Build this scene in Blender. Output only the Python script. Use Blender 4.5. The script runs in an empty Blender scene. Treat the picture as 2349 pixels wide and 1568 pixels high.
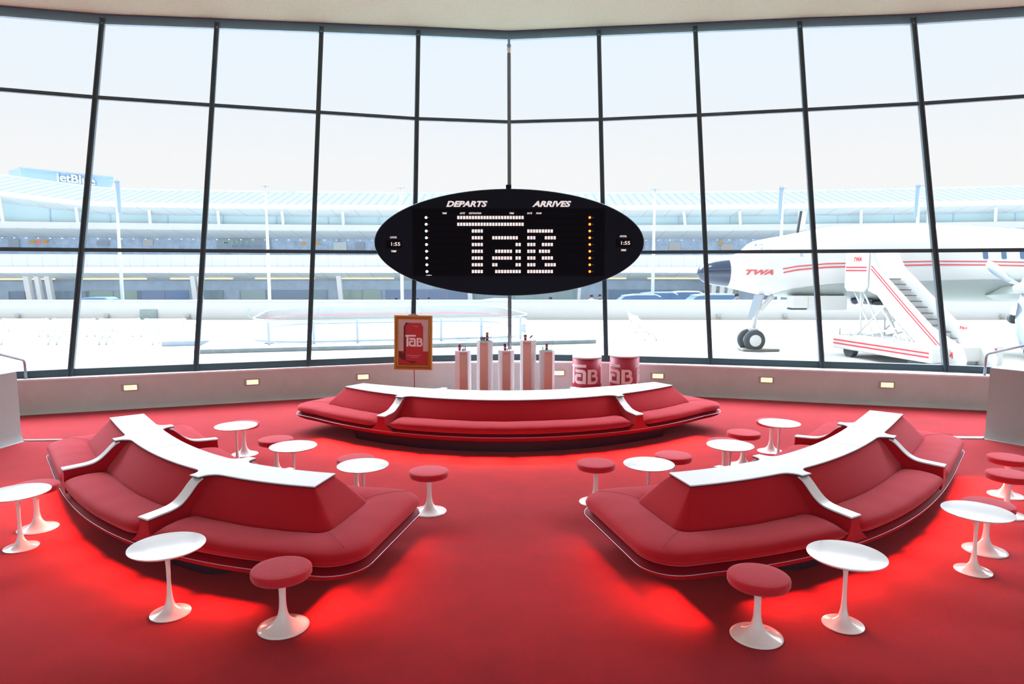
import bpy, math, random
from math import pi, sin, cos, tan, radians, atan2, hypot, sqrt
from mathutils import Vector, Matrix
from mathutils.geometry import tessellate_polygon
random.seed(7)
SC = bpy.context.scene
COL = SC.collection
# ------------------------------------------------------------------ camera, sky, sun, exposure
EYE = 2.45; PITCH = radians(6.10); FPX = 1564.0; CX, CY = 1174.5, 784.0
cam_d = bpy.data.cameras.new('camera'); cam = bpy.data.objects.new('camera', cam_d); COL.objects.link(cam)
cam.location = (0, 0, EYE); cam.rotation_euler = (pi/2 - PITCH, 0, 0)
cam_d.sensor_fit = 'HORIZONTAL'; cam_d.sensor_width = 36.0; cam_d.lens = 36.0*FPX/2349.0
cam_d.clip_start = 0.05; cam_d.clip_end = 800
SC.camera = cam
SC.view_settings.view_transform = 'Standard'; SC.view_settings.look = 'None'
SC.view_settings.gamma = 1.0; SC.view_settings.exposure = 0.0; SC.view_settings.use_curve_mapping = False
world = bpy.data.worlds.new('world'); SC.world = world; world.use_nodes = True
wn = world.node_tree; wn.nodes.clear()
w_tc = wn.nodes.new('ShaderNodeTexCoord'); w_sep = wn.nodes.new('ShaderNodeSeparateXYZ')
w_ramp = wn.nodes.new('ShaderNodeValToRGB'); w_str = wn.nodes.new('ShaderNodeMapRange')
w_bg = wn.nodes.new('ShaderNodeBackground'); w_out = wn.nodes.new('ShaderNodeOutputWorld')
wn.links.new(w_tc.outputs['Generated'], w_sep.inputs[0])
wn.links.new(w_sep.outputs['Z'], w_ramp.inputs[0]); wn.links.new(w_sep.outputs['Z'], w_str.inputs['Value'])
cr = w_ramp.color_ramp; cr.interpolation = 'EASE'
cr.elements[0].position = 0.0; cr.elements[0].color = (0.985, 0.945, 0.905, 1)
cr.elements[1].position = 1.0; cr.elements[1].color = (0.80, 0.92, 1.0, 1)
for p, c in ((0.12, (0.955, 0.935, 0.915, 1)), (0.24, (0.87, 0.92, 0.955, 1)), (0.33, (0.83, 0.91, 0.985, 1))):
    e = cr.elements.new(p); e.color = c
# sky boost added above the view to light the lounge; off towards the horizon
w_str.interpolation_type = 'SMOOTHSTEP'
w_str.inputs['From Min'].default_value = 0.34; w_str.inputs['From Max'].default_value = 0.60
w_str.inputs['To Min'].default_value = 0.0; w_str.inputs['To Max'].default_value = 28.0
# added boost only ahead of the windows (+Y), the rest of the sky stays even
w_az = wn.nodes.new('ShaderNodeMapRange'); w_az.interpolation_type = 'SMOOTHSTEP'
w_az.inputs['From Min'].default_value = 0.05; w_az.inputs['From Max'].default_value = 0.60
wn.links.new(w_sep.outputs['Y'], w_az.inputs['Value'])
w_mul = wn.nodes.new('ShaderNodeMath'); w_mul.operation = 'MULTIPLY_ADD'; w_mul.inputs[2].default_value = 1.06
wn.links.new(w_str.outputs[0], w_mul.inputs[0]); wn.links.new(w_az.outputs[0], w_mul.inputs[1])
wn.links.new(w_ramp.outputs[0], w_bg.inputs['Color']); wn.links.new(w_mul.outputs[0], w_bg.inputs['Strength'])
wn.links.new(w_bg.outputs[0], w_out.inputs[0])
sun_d = bpy.data.lights.new('sun', 'SUN'); sun_d.energy = 1.3; sun_d.angle = radians(1.0); sun_d.color = (1.0, 0.97, 0.92)
sun = bpy.data.objects.new('sun', sun_d); COL.objects.link(sun)
_sd = Vector((0.45, 0.42, -1.0)).normalized()      # the way the sunlight travels
sun.rotation_euler = _sd.to_track_quat('-Z', 'Y').to_euler()

# ------------------------------------------------------------------ small geometry helpers
def ray(u, v):
    x = (u-CX)/FPX; y = -(v-CY)/FPX
    return Vector((x, cos(PITCH)+y*sin(PITCH), -sin(PITCH)+y*cos(PITCH)))
def atz(u, v, z):
    d = ray(u, v); t = (z-EYE)/d.z; return Vector((d.x*t, d.y*t, z))
def aty(u, v, Y):
    d = ray(u, v); t = Y/d.y; return Vector((d.x*t, Y, EYE+d.z*t))

def mesh_obj(name, V, F, mat, parent=None, smooth=False, loc=None):
    me = bpy.data.meshes.new(name)
    off = Vector(loc) if loc is not None else Vector((0, 0, 0))
    me.from_pydata([tuple(Vector(v)-off) for v in V], [], F); me.update()
    if smooth:
        for p in me.polygons: p.use_smooth = True
    if mat is not None:
        for m in (mat if isinstance(mat, (list, tuple)) else [mat]): me.materials.append(m)
    o = bpy.data.objects.new(name, me); COL.objects.link(o)
    if loc is not None: o.location = off
    if parent is not None:
        o.parent = parent
        o.matrix_parent_inverse = Matrix.Identity(4)
    return o

class MB:
    """collects shapes and links them as one mesh"""
    def __init__(s): s.V = []; s.F = []; s.M = []; s.m = 0
    def add(s, V, F):
        b = len(s.V); s.V += [Vector(v) for v in V]; s.F += [tuple(i+b for i in f) for f in F]; s.M += [s.m]*len(F); return s
    def box(s, c, d, rot=None, bev=0.0):
        x, y, z = d[0]/2, d[1]/2, d[2]/2
        if bev > 0:
            b = min(bev, x*.99, y*.99, z*.99); V = []; 
            rings = [(z, b), (z-b, 0), (-z+b, 0), (-z, b)]
            out = []
            for zz, ins in rings:
                xx, yy = x-ins, y-ins
                out.append([(-xx+b*(ins == 0), -yy, zz), (xx-b*(ins == 0), -yy, zz), (xx, -yy+b*(ins == 0), zz), (xx, yy-b*(ins == 0), zz),
                            (xx-b*(ins == 0), yy, zz), (-xx+b*(ins == 0), yy, zz), (-xx, yy-b*(ins == 0), zz), (-xx, -yy+b*(ins == 0), zz)])
            V = [Vector(p) for r in out for p in r]
            F = []
            for k in range(3):
                for i in range(8):
                    j = (i+1) % 8; F.append((k*8+i, k*8+8+i, k*8+8+j, k*8+j))
            F.append(tuple(range(8))); F.append(tuple(reversed(range(24, 32))))
        else:
            V = [Vector((sx*x, sy*y, sz*z)) for sz in (-1, 1) for sx, sy in ((-1, -1), (1, -1), (1, 1), (-1, 1))]
            F = [(3, 2, 1, 0), (4, 5, 6, 7), (0, 1, 5, 4), (1, 2, 6, 5), (2, 3, 7, 6), (3, 0, 4, 7)]
        if rot is not None:
            R = rot if isinstance(rot, Matrix) else Matrix.Rotation(rot, 3, 'Z')
            V = [R @ v for v in V]
        c = Vector(c)
        return s.add([v+c for v in V], F)
    def loft(s, rings, closed=True, caps=True, loop=False):
        n = len(rings[0]); V = [p for r in rings for p in r]; F = []
        K = len(rings); m = n if closed else n-1
        for k in range(K if loop else K-1):
            k2 = (k+1) % K
            for i in range(m):
                j = (i+1) % n; F.append((k*n+i, k*n+j, k2*n+j, k2*n+i))
        if caps and not loop:
            F.append(tuple(reversed(range(n)))); F.append(tuple(range((K-1)*n, K*n)))
        return s.add(V, F)
    def tube(s, pts, r, n=12, caps=True, loop=False):
        pts = [Vector(p) for p in pts]; rings = []; K = len(pts)
        rr = r if isinstance(r, (list, tuple)) else [r]*K
        up = None
        for k, p in enumerate(pts):
            a = pts[(k-1) % K] if (k > 0 or loop) else p; b = pts[(k+1) % K] if (k < K-1 or loop) else p
            t = (b-a).normalized()
            if up is None:
                up = Vector((0, 0, 1)) if abs(t.z) < .9 else Vector((0, 1, 0))
            x = t.cross(up).normalized(); y = x.cross(t).normalized(); up = y
            rings.append([p + x*rr[k]*cos(2*pi*i/n) + y*rr[k]*sin(2*pi*i/n) for i in range(n)])
        return s.loft(rings, True, caps, loop)
    def bar(s, a, b, w, h=None):
        """rectangular bar between two points"""
        a, b = Vector(a), Vector(b); h = h or w; t = (b-a).normalized()
        up = Vector((0, 0, 1)) if abs(t.z) < .95 else Vector((0, 1, 0))
        x = t.cross(up).normalized()*w/2; y = t.cross(x).normalized()*h/2
        return s.loft([[p-x-y, p+x-y, p+x+y, p-x+y] for p in (a, b)])
    def lathe(s, prof, c=(0, 0, 0), n=48):
        c = Vector(c); rings = []
        for r, z in prof:
            rings.append([c+Vector((r*cos(2*pi*i/n), r*sin(2*pi*i/n), z)) for i in range(n)])
        return s.loft(rings, True, True)
    def prism(s, poly, z0, z1, holes=()):
        """vertical prism of plan polygon (with optional holes)"""
        loops = [[Vector((p[0], p[1], 0)) for p in poly]]+[[Vector((p[0], p[1], 0)) for p in h] for h in holes]
        tris = tessellate_polygon(loops); flat = [p for l in loops for p in l]
        n = len(flat); V = [Vector((p.x, p.y, z0)) for p in flat]+[Vector((p.x, p.y, z1)) for p in flat]
        F = []
        for t in tris:
            a, b, c2 = (flat[i] for i in t)
            if (b-a).cross(c2-a).z < 0: t = (t[0], t[2], t[1])
            F.append((t[0]+n, t[1]+n, t[2]+n)); F.append((t[2], t[1], t[0]))
        o = 0
        for l in loops:
            m = len(l)
            for i in range(m):
                j = (i+1) % m; F.append((o+i, o+j, o+j+n, o+i+n))
            o += m
        return s.add(V, F)
    def xf(s, M):
        s.V = [M @ v for v in s.V]; return s
    def build(s, name, mat, parent=None, smooth=False, loc=None):
        o = mesh_obj(name, s.V, s.F, mat, parent, smooth, loc)
        if any(s.M):
            for p, m in zip(o.data.polygons, s.M): p.material_index = m
        return o

def set_props(o, label=None, cat=None, group=None, kind=None):
    if label: o['label'] = label
    if cat: o['category'] = cat
    if group: o['group'] = group
    if kind: o['kind'] = kind
    return o
def thing(name, label, cat, loc=(0, 0, 0), rz=0, group=None):
    o = bpy.data.objects.new(name, None); COL.objects.link(o); o.empty_display_size = .1
    o.location = loc; o.rotation_euler = (0, 0, rz); return set_props(o, label, cat, group)
def struct(o): o['kind'] = 'structure'; return o
def copy_tree(o, parent=None):
    c = o.copy(); COL.objects.link(c)
    if parent is not None: c.parent = parent
    for ch in list(o.children): copy_tree(ch, c)
    return c
def smooth_angle(o, deg=35):
    me = o.data
    for p in me.polygons: p.use_smooth = True
    try: me.set_sharp_from_angle(angle=radians(deg))
    except Exception: pass
    return o
def bevel(o, w=.01, seg=2):
    m = o.modifiers.new('bevel', 'BEVEL'); m.width = w; m.segments = seg; m.limit_method = 'ANGLE'; m.angle_limit = radians(40); return o

# ------------------------------------------------------------------ materials
def mat(name, col, rough=.5, metal=0.0, bump=0.0, bscale=50.0, var=0.0, vscale=5.0, sheen=0.0, sheen_tint=(1, 1, 1), coat=0.0, spec=.5, emit=None, estr=0.0, alpha=1.0, trans=0.0, vdetail=4.0):
    m = bpy.data.materials.new(name); m.use_nodes = True; nt = m.node_tree; b = nt.nodes['Principled BSDF']
    b.inputs['Base Color'].default_value = (*col, 1); b.inputs['Roughness'].default_value = rough; b.inputs['Metallic'].default_value = metal
    b.inputs['Specular IOR Level'].default_value = spec; b.inputs['Coat Weight'].default_value = coat
    b.inputs['Sheen Weight'].default_value = sheen; b.inputs['Sheen Tint'].default_value = (*sheen_tint, 1); b.inputs['Sheen Roughness'].default_value = .4
    if trans: b.inputs['Transmission Weight'].default_value = trans
    if emit: b.inputs['Emission Color'].default_value = (*emit, 1); b.inputs['Emission Strength'].default_value = estr
    tc = None
    if bump or var:
        tc = nt.nodes.new('ShaderNodeTexCoord')
    if bump:
        n = nt.nodes.new('ShaderNodeTexNoise'); n.inputs['Scale'].default_value = bscale; n.inputs['Detail'].default_value = 4
        bp = nt.nodes.new('ShaderNodeBump'); bp.inputs['Strength'].default_value = bump; bp.inputs['Distance'].default_value = .01
        nt.links.new(tc.outputs['Object'], n.inputs['Vector']); nt.links.new(n.outputs['Fac'], bp.inputs['Height']); nt.links.new(bp.outputs[0], b.inputs['Normal'])
    if var:
        n = nt.nodes.new('ShaderNodeTexNoise'); n.inputs['Scale'].default_value = vscale; n.inputs['Detail'].default_value = vdetail; n.inputs['Roughness'].default_value = .65
        r = nt.nodes.new('ShaderNodeMapRange'); r.inputs['From Min'].default_value = .3; r.inputs['From Max'].default_value = .7
        r.inputs['To Min'].default_value = 1-var; r.inputs['To Max'].default_value = 1+var
        mx = nt.nodes.new('ShaderNodeVectorMath'); mx.operation = 'SCALE'; mx.inputs[0].default_value = col
        nt.links.new(tc.outputs['Object'], n.inputs['Vector']); nt.links.new(n.outputs['Fac'], r.inputs['Value'])
        nt.links.new(r.outputs[0], mx.inputs['Scale']); nt.links.new(mx.outputs[0], b.inputs['Base Color'])
    return m
def glass_mat(name, tint=(.97, .985, 1), refl=.05, blend=None):
    m = bpy.data.materials.new(name); m.use_nodes = True; nt = m.node_tree; nt.nodes.clear()
    t = nt.nodes.new('ShaderNodeBsdfTransparent'); t.inputs[0].default_value = (*tint, 1)
    g = nt.nodes.new('ShaderNodeBsdfGlossy'); g.inputs['Roughness'].default_value = .02
    mx = nt.nodes.new('ShaderNodeMixShader'); o = nt.nodes.new('ShaderNodeOutputMaterial')
    lw = nt.nodes.new('ShaderNodeLayerWeight'); lw.inputs['Blend'].default_value = .5
    pw = nt.nodes.new('ShaderNodeMath'); pw.operation = 'POWER'; pw.inputs[1].default_value = 4.5; nt.links.new(lw.outputs['Facing'], pw.inputs[0])
    fr = nt.nodes.new('ShaderNodeMath'); fr.operation = 'MULTIPLY_ADD'; fr.inputs[1].default_value = .45; fr.inputs[2].default_value = .02; nt.links.new(pw.outputs[0], fr.inputs[0])
    nt.links.new(fr.outputs[0], mx.inputs[0]); nt.links.new(t.outputs[0], mx.inputs[1]); nt.links.new(g.outputs[0], mx.inputs[2]); nt.links.new(mx.outputs[0], o.inputs[0])
    if blend is not None:                       # milky film on the pane
        d = nt.nodes.new('ShaderNodeBsdfDiffuse'); d.inputs[0].default_value = (*blend[0], 1)
        m2 = nt.nodes.new('ShaderNodeMixShader'); m2.inputs[0].default_value = blend[1]
        nt.links.new(mx.outputs[0], m2.inputs[1]); nt.links.new(d.outputs[0], m2.inputs[2]); nt.links.new(m2.outputs[0], o.inputs[0])
    return m
CARPET = mat('red_carpet', (.295, .0042, .0078), .95, bump=.35, bscale=260, var=.16, vscale=2.2, sheen=.40, sheen_tint=(1, .38, .42), spec=.1, vdetail=7)
FAB = mat('red_wool', (.49, .012, .022), .92, bump=.3, bscale=420, var=.05, vscale=60, sheen=.72, sheen_tint=(1, .38, .44), spec=.12)
FABS = mat('red_ribbed_wool', (.60, .028, .042), .92, bump=.0, sheen=.9, sheen_tint=(1, .46, .52), spec=.12)
def rib(m):
    nt = m.node_tree; b = nt.nodes['Principled BSDF']; tc = nt.nodes.new('ShaderNodeTexCoord'); mp = nt.nodes.new('ShaderNodeMapping'); mp.inputs['Scale'].default_value = (12, 320, 12)
    n = nt.nodes.new('ShaderNodeTexNoise'); n.inputs['Scale'].default_value = 1.0; n.inputs['Detail'].default_value = 3
    bp = nt.nodes.new('ShaderNodeBump'); bp.inputs['Strength'].default_value = .5; bp.inputs['Distance'].default_value = .006
    nt.links.new(tc.outputs['Object'], mp.inputs[0]); nt.links.new(mp.outputs[0], n.inputs['Vector']); nt.links.new(n.outputs['Fac'], bp.inputs['Height']); nt.links.new(bp.outputs[0], b.inputs['Normal'])
rib(FABS)
SHELL = mat('burgundy_shell', (.26, .010, .020), .6, spec=.2)
LAMI = mat('white_laminate', (.93, .94, .96), .25, spec=.5)
EDGE = mat('dark_laminate_edge', (.025, .015, .035), .5)
PLINTHM = mat('dark_plinth', (.035, .015, .03), .6)
CHROME = mat('polished_trim', (.62, .60, .70), .35, metal=.6)
TULIP = mat('white_enamel', (.94, .93, .92), .18, coat=.4)
TTOP = mat('white_table_laminate', (.94, .95, .96), .16, coat=.3)
FRAME = mat('blue_black_frame', (.050, .085, .105), .40, metal=.1, spec=.5)
FRAMET = mat('slate_head_frame', (.20, .34, .42), .35, metal=.1, spec=.6)
CONC = mat('grey_plaster', (.58, .68, .66), .85, bump=.25, bscale=90, var=.05, vscale=3)
CEIL = mat('beige_rough_ceiling', (.47, .51, .385), .95, bump=1.0, bscale=34, var=.10, vscale=45)
PERF = mat('perforated_plaster', (.40, .43, .42), .85, bump=.6, bscale=240)
LEDGE = mat('pale_aluminium_ledge', (.82, .86, .90), .4)
MARBLE = mat('white_marble', (.78, .79, .80), .25)
GLASS = glass_mat('window_glass')

# ------------------------------------------------------------------ floor, parapet, windows, ceiling
b = MB(); b.box((0, 3.0, -.06), (34, 24, .12)); floor = struct(b.build('floor', CARPET))
b = MB(); b.box((0, 14.3, -.03), (34, .9, .06))
# window lines: plan points of the parapet's face (floor line), left to right
WB = [(-12.6, 9.75), (-8.3, 11.32), (-7.09, 11.73), (-5.64, 12.22), (-3.92, 12.81), (-2.36, 13.31), (-1.14, 13.51), (-0.04, 13.58), (1.01, 13.53), (1.96, 13.47), (2.69, 13.24), (3.89, 12.95), (6.16, 12.3), (8.31, 11.72), (12.6, 10.3)]
def offs(path, d):
    out = []
    for i, p in enumerate(path):
        a = path[max(i-1, 0)]; c = path[min(i+1, len(path)-1)]
        t = Vector((c[0]-a[0], c[1]-a[1])).normalized(); out.append((p[0]-t.y*d, p[1]+t.x*d))
    return out
def wall_run(mb, path, d0, d1, z0, z1):
    A, B = offs(path, d0), offs(path, d1)
    rings = [[Vector((a[0], a[1], z0)), Vector((a[0], a[1], z1)), Vector((c[0], c[1], z1)), Vector((c[0], c[1], z0))] for a, c in zip(A, B)]
    mb.loft(rings); return mb
ZL = .60
LW = WB[:8]; RW = WB[7:]
for nm, path in (('wall_left', LW), ('wall_right', RW)):
    # coved foot, then the vertical face
    A = path; rings = []
    for i, p in enumerate(path):
        def q(d, z, i=i): 
            o = offs(path, d)[i]; return Vector((o[0], o[1], z))
        rings.append([q(-.05, 0), q(-.018, .012), q(-.004, .04), q(0, .09), q(0, ZL-.03), q(.5, ZL-.03), q(.5, -.95), q(-.05, -.95)])
    m = MB(); m.loft(rings); struct(smooth_angle(m.build(nm, CONC)))
for k, path in enumerate((LW, RW)):
    m = MB(); wall_run(m, path, -.012, .34, ZL-.03, ZL); struct(m.build('trim_%d' % (k+1), LEDGE))
# mullions: image points of head and foot -> real leaning posts (lean .25 m per metre straight outward)
MU = {1: (235, 217, 184, 164), 2: (497.6, 486.6, 464.3, 450.7), 3: (737, 731, 718, 708), 4: (959, 956, 951.5, 946.5), 5: (1167.5, 1168, 1168.5, 1169.5),
      6: (1374, 1379, 1386, 1390.5), 7: (1595, 1603, 1617, 1629), 8: (1834, 1848, 1869.7, 1884), 9: (2095, 2113, 2147, 2168)}
YB = {1: 845.4, 2: 834.3, 3: 824.5, 4: 815.5, 5: 811, 6: 814.5, 7: 820.5, 8: 828, 9: 836.7}
YT = {1: 57, 2: 66, 3: 75, 4: 83, 5: 92, 6: 83, 7: 74, 8: 64, 9: 56}
ZS = .72; LEAN = .25; Z2 = 2.79; Z1 = 5.60
base = {}; topz = {}
for k in MU:
    p = atz(MU[k][3], YB[k], ZS); 
    base[k] = p
base[0] = base[1]*2-base[2]+Vector((-.05, -.2, 0)); base[-1] = base[0]+Vector((-2.0, -.9, 0))
base[10] = base[9]*2-base[8]+Vector((.05, -.2, 0)); base[11] = base[10]+Vector((2.0, -.9, 0))
base[3].x += 0
dirx = {}
def at_h(k, z):
    p = base[k]; return Vector((p.x+dirx.get(k, 0)*(z-ZS), p.y+LEAN*(z-ZS), z))
for k in MU:
    # head height: where the leaning plane meets the image row of the head; small sideways lean to suit
    r = ray(MU[k][0], YT[k]); p = base[k]
    # solve y = p.y + LEAN*(z-ZS), z = EYE + r.z t, y = r.y t
    t = (p.y+LEAN*(EYE-ZS))/(r.y-LEAN*r.z); z = EYE+r.z*t; topz[k] = z; dirx[k] = (r.x*t-p.x)/(z-ZS)
for k in (0, -1): topz[k] = topz[1]-.1; dirx[k] = dirx[1]
for k in (10, 11): topz[k] = topz[9]-.1; dirx[k] = dirx[9]
KS = list(range(-1, 12))
def seg_normal(k0, k1):
    a, c = base[k0], base[k1]; t = Vector((c.x-a.x, c.y-a.y, 0)).normalized(); return t, Vector((-t.y, t.x, 0))
tn = 2
for k in KS:
    if k == 5: continue
    a = at_h(k, ZL+.005); c = at_h(k, topz[k]+.12)
    t, n = seg_normal(max(k-1, -1), min(k+1, 11))
    def sect(p, w, d0, d1): return [p-t*w-n*d0, p+t*w-n*d0, p+t*w+n*d1, p-t*w+n*d1]
    m = MB()
    # two flanges and a deeper web leave the grooves that catch the light
    for off, w, d0, d1 in ((-.032, .012, .075, .05), (.032, .012, .075, .05), (0, .03, .045, .05)):
        m.loft([sect(p+t*off, w, d0, d1) for p in (a, c)])
    tn += 1
    o = m.build('trim_%d' % tn, FRAME); struct(o)
    # small connection bolts plates
# bays
for w, (k0, k1) in enumerate(zip(KS[:-1], KS[1:])):
    root = bpy.data.objects.new('window_%d' % (w+1), None); COL.objects.link(root); root['kind'] = 'structure'
    t, n = seg_normal(k0, k1)
    def P(k, z): return at_h(k, z)
    def rail(za0, za1, d0, d1):
        m = MB(); m.loft([[P(k, z)-n*d0, P(k, z)+n*d1, P(k, z2)+n*d1, P(k, z2)-n*d0] for k, z, z2 in ((k0, za0(k0), za1(k0)), (k1, za0(k1), za1(k1)))]); return m
    s = rail(lambda k: ZL+.002, lambda k: ZS+.0, .03, .08); s.build('sill_frame', FRAME, root)
    for zc in (Z2, Z1):
        m = MB()
        for d0, h in ((.055, .020), (.04, .034)):
            m.loft([[P(k, zc-h)-n*d0, P(k, zc-h)+n*.04, P(k, zc+h)+n*.04, P(k, zc+h)-n*d0] for k in (k0, k1)])
        m.build('transom', FRAME, root)
    m = MB(); m.loft([[P(k, topz[k]-.0)-n*.05, P(k, topz[k]-.0)+n*.05, P(k, topz[k]+.035)+n*.05, P(k, topz[k]+.035)-n*.05] for k in (k0, k1)])
    m.loft([[P(k, topz[k]+.035)-n*.02, P(k, topz[k]+.035)+n*.05, P(k, topz[k]+.40)+n*.05, P(k, topz[k]+.40)-n*.02] for k in (k0, k1)])
    m.build('head_frame', FRAMET, root)
    zr = [lambda k: ZS, lambda k: Z2, lambda k: Z1, lambda k: topz[k]]
    for q in range(3):
        m = MB(); m.loft([[P(k, zr[q](k)), P(k, zr[q](k))+n*.012, P(k, zr[q+1](k))+n*.012, P(k, zr[q+1](k))] for k in (k0, k1)])
        m.build('pane', GLASS, root)
# ceiling: rough concrete shell, rounded lip just inside the window heads
ks = KS; rings = []
def cpt(k, back, dz):
    p = at_h(k, topz[k]); return Vector((p.x*(1-.0*back), p.y-back, p.z+dz))
secs = [(-.30, .55), (-.06, .60), (-.05, .24), (.02, .19), (.12, .165), (.26, .18), (.6, .25), (1.2, .36), (2.5, .5), (5.0, .75), (9.0, .8), (14.0, .5), (20.0, .2)]
m = MB(); grid = []
xs = []
for k in ks:
    p = at_h(k, topz[k]); xs.append(p)
# widen the ceiling beyond the window line
ext = [Vector((-15.5, xs[0].y-1.2, xs[0].z))]+xs+[Vector((15.5, xs[-1].y-1.2, xs[-1].z))]
# smooth resample along the line
fine = []
for i in range(len(ext)-1):
    for s_ in range(4): fine.append(ext[i].lerp(ext[i+1], s_/4))
fine.append(ext[-1])
rows = [[Vector((p.x, p.y-bk, p.z+dz)) for bk, dz in secs] for p in fine]
top_rows = [[Vector((v.x, v.y, 9.2)) for v in (r[0], r[-1])] for r in rows]
rings = [r+[t_[1], t_[0]] for r, t_ in zip(rows, top_rows)]
m.loft(rings); struct(smooth_angle(m.build('ceiling', CEIL), 60))
m = MB(); m.box((0, -12.1, 1.9), (33, .3, 3.8)); struct(m.build('wall_back', CONC))
for nm_, x_ in (('wall_west', -15.9), ('wall_east', 15.9)):
    m = MB(); m.box((x_, -1.5, 4.6), (.3, 21, 9.3)); struct(m.build(nm_, CONC))
# low plaster stub walls at both sides, with their handrails and marble feet
def stub_wall(nm, sgn, u_top, v_top, u_bot, v_bot, u2_bot, v2_bot):
    a = atz(u_bot, v_bot, 0); c = atz(u2_bot, v2_bot, 0)
    d = (c-a).normalized(); c = a+d*5.0
    nrm = Vector((-d.y, d.x, 0)); 
    if nrm.y < 0: nrm = -nrm
    zt = aty(u_top, v_top, a.y).z
    rings = []
    for p, e in ((a, 0), (c, 0)):
        rings.append([p-nrm*.06, p-nrm*.035+Vector((0, 0, .012)), p-nrm*.015+Vector((0, 0, .05)), p+Vector((0, 0, .12)), p+Vector((0, 0, zt)), p+nrm*.5+Vector((0, 0, zt)), p+nrm*.5, ])
    m = MB(); m.loft(rings); o = smooth_angle(m.build(nm, PERF)); struct(o)
    # marble step running on from the wall's foot
    m = MB(); e = a+Vector((1.0 if sgn < 0 else -1.0, .06, 0))
    m.loft([[p-nrm*.10, p+nrm*.05, p+nrm*.05+Vector((0, 0, .02)), p-nrm*.10+Vector((0, 0, .02))] for p in (a+d*.0, e)])
    return a, d, nrm, zt, m
aL, dL, nL, ztL, mL = stub_wall('wall_side_left', -1, 40.5, 852, 50, 1011, 0, 1025.5)
struct(mL.build('baseboard_left', MARBLE))
aR, dR, nR, ztR, mR = stub_wall('wall_side_right', 1, 2273, 843, 2259, 1005, 2349, 1021)
struct(mR.build('baseboard_right', MARBLE))

# ------------------------------------------------------------------ banquette islands
class Curve:
    def __init__(s, mid, eu, ev, Lc, pc):
        s.mid = Vector(mid); s.eu = Vector(eu); s.ev = Vector(ev); s.Lc = Lc
        n = 1200; us = [-Lc-1.4+(2*Lc+2.8)*i/n for i in range(n+1)]
        def pv(u):
            v = 0
            for c in pc: v = v*u+c
            return v
        def dv(u):
            h = 1e-4; return (pv(u+h)-pv(u-h))/(2*h)
        s.pts = []; acc = 0; prev = None
        for u in us:
            uc = max(-Lc, min(Lc, u)); v = pv(uc)+dv(uc)*(u-uc)
            if prev is not None: acc += hypot(u-prev[0], v-prev[1])
            sl = dv(uc); ln = hypot(1, sl); s.pts.append((acc, u, v, 1/ln, sl/ln)); prev = (u, v)
        sa = [p for p in s.pts if p[1] >= -Lc][0][0]; sb = [p for p in s.pts if p[1] >= Lc][0][0]
        s.half = (sb-sa)/2; s.s0 = (sa+sb)/2; s.sgn = 1
    def world(s, q, v, z):
        q += s.s0; lo, hi = 0, len(s.pts)-1
        while hi-lo > 1:
            m = (lo+hi)//2
            if s.pts[m][0] <= q: lo = m
            else: hi = m
        a, c = s.pts[lo], s.pts[hi]; f = (q-a[0])/max(c[0]-a[0], 1e-9)
        u = a[1]+(c[1]-a[1])*f; w = a[2]+(c[2]-a[2])*f; tx = a[3]+(c[3]-a[3])*f; ty = a[4]+(c[4]-a[4])*f
        u += -ty*v; w += tx*v
        p = s.mid+s.eu*u+s.ev*w
        return Vector((p.x, p.y, z))

def rrect(L, W, r, n_side=40, n_c=8, n_end=8, Lr=None):
    """rounded rectangle in (s,v): starts at s=-L side +W, goes +s, clockwise; constant vertex layout"""
    pts = []
    for i in range(n_side+1): pts.append((-L+r+(2*L-2*r)*i/n_side, W))
    for i in range(1, n_c+1): a = pi/2*(1-i/n_c); pts.append((L-r+r*cos(a), W-r+r*sin(a)))
    for i in range(1, n_end+1): pts.append((L, W-r-(2*W-2*r)*i/n_end))
    for i in range(1, n_c+1): a = -pi/2*i/n_c; pts.append((L-r+r*cos(a), -W+r+r*sin(a)))
    for i in range(1, n_side+1): pts.append((L-r-(2*L-2*r)*i/n_side, -W))
    for i in range(1, n_c+1): a = -pi/2-pi/2*i/n_c; pts.append((-L+r+r*cos(a), -W+r+r*sin(a)))
    for i in range(1, n_end+1): pts.append((-L, -W+r+(2*W-2*r)*i/n_end))
    for i in range(1, n_c): a = pi-pi/2*i/n_c; pts.append((-L+r+r*cos(a), W-r+r*sin(a)))
    return pts

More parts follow.
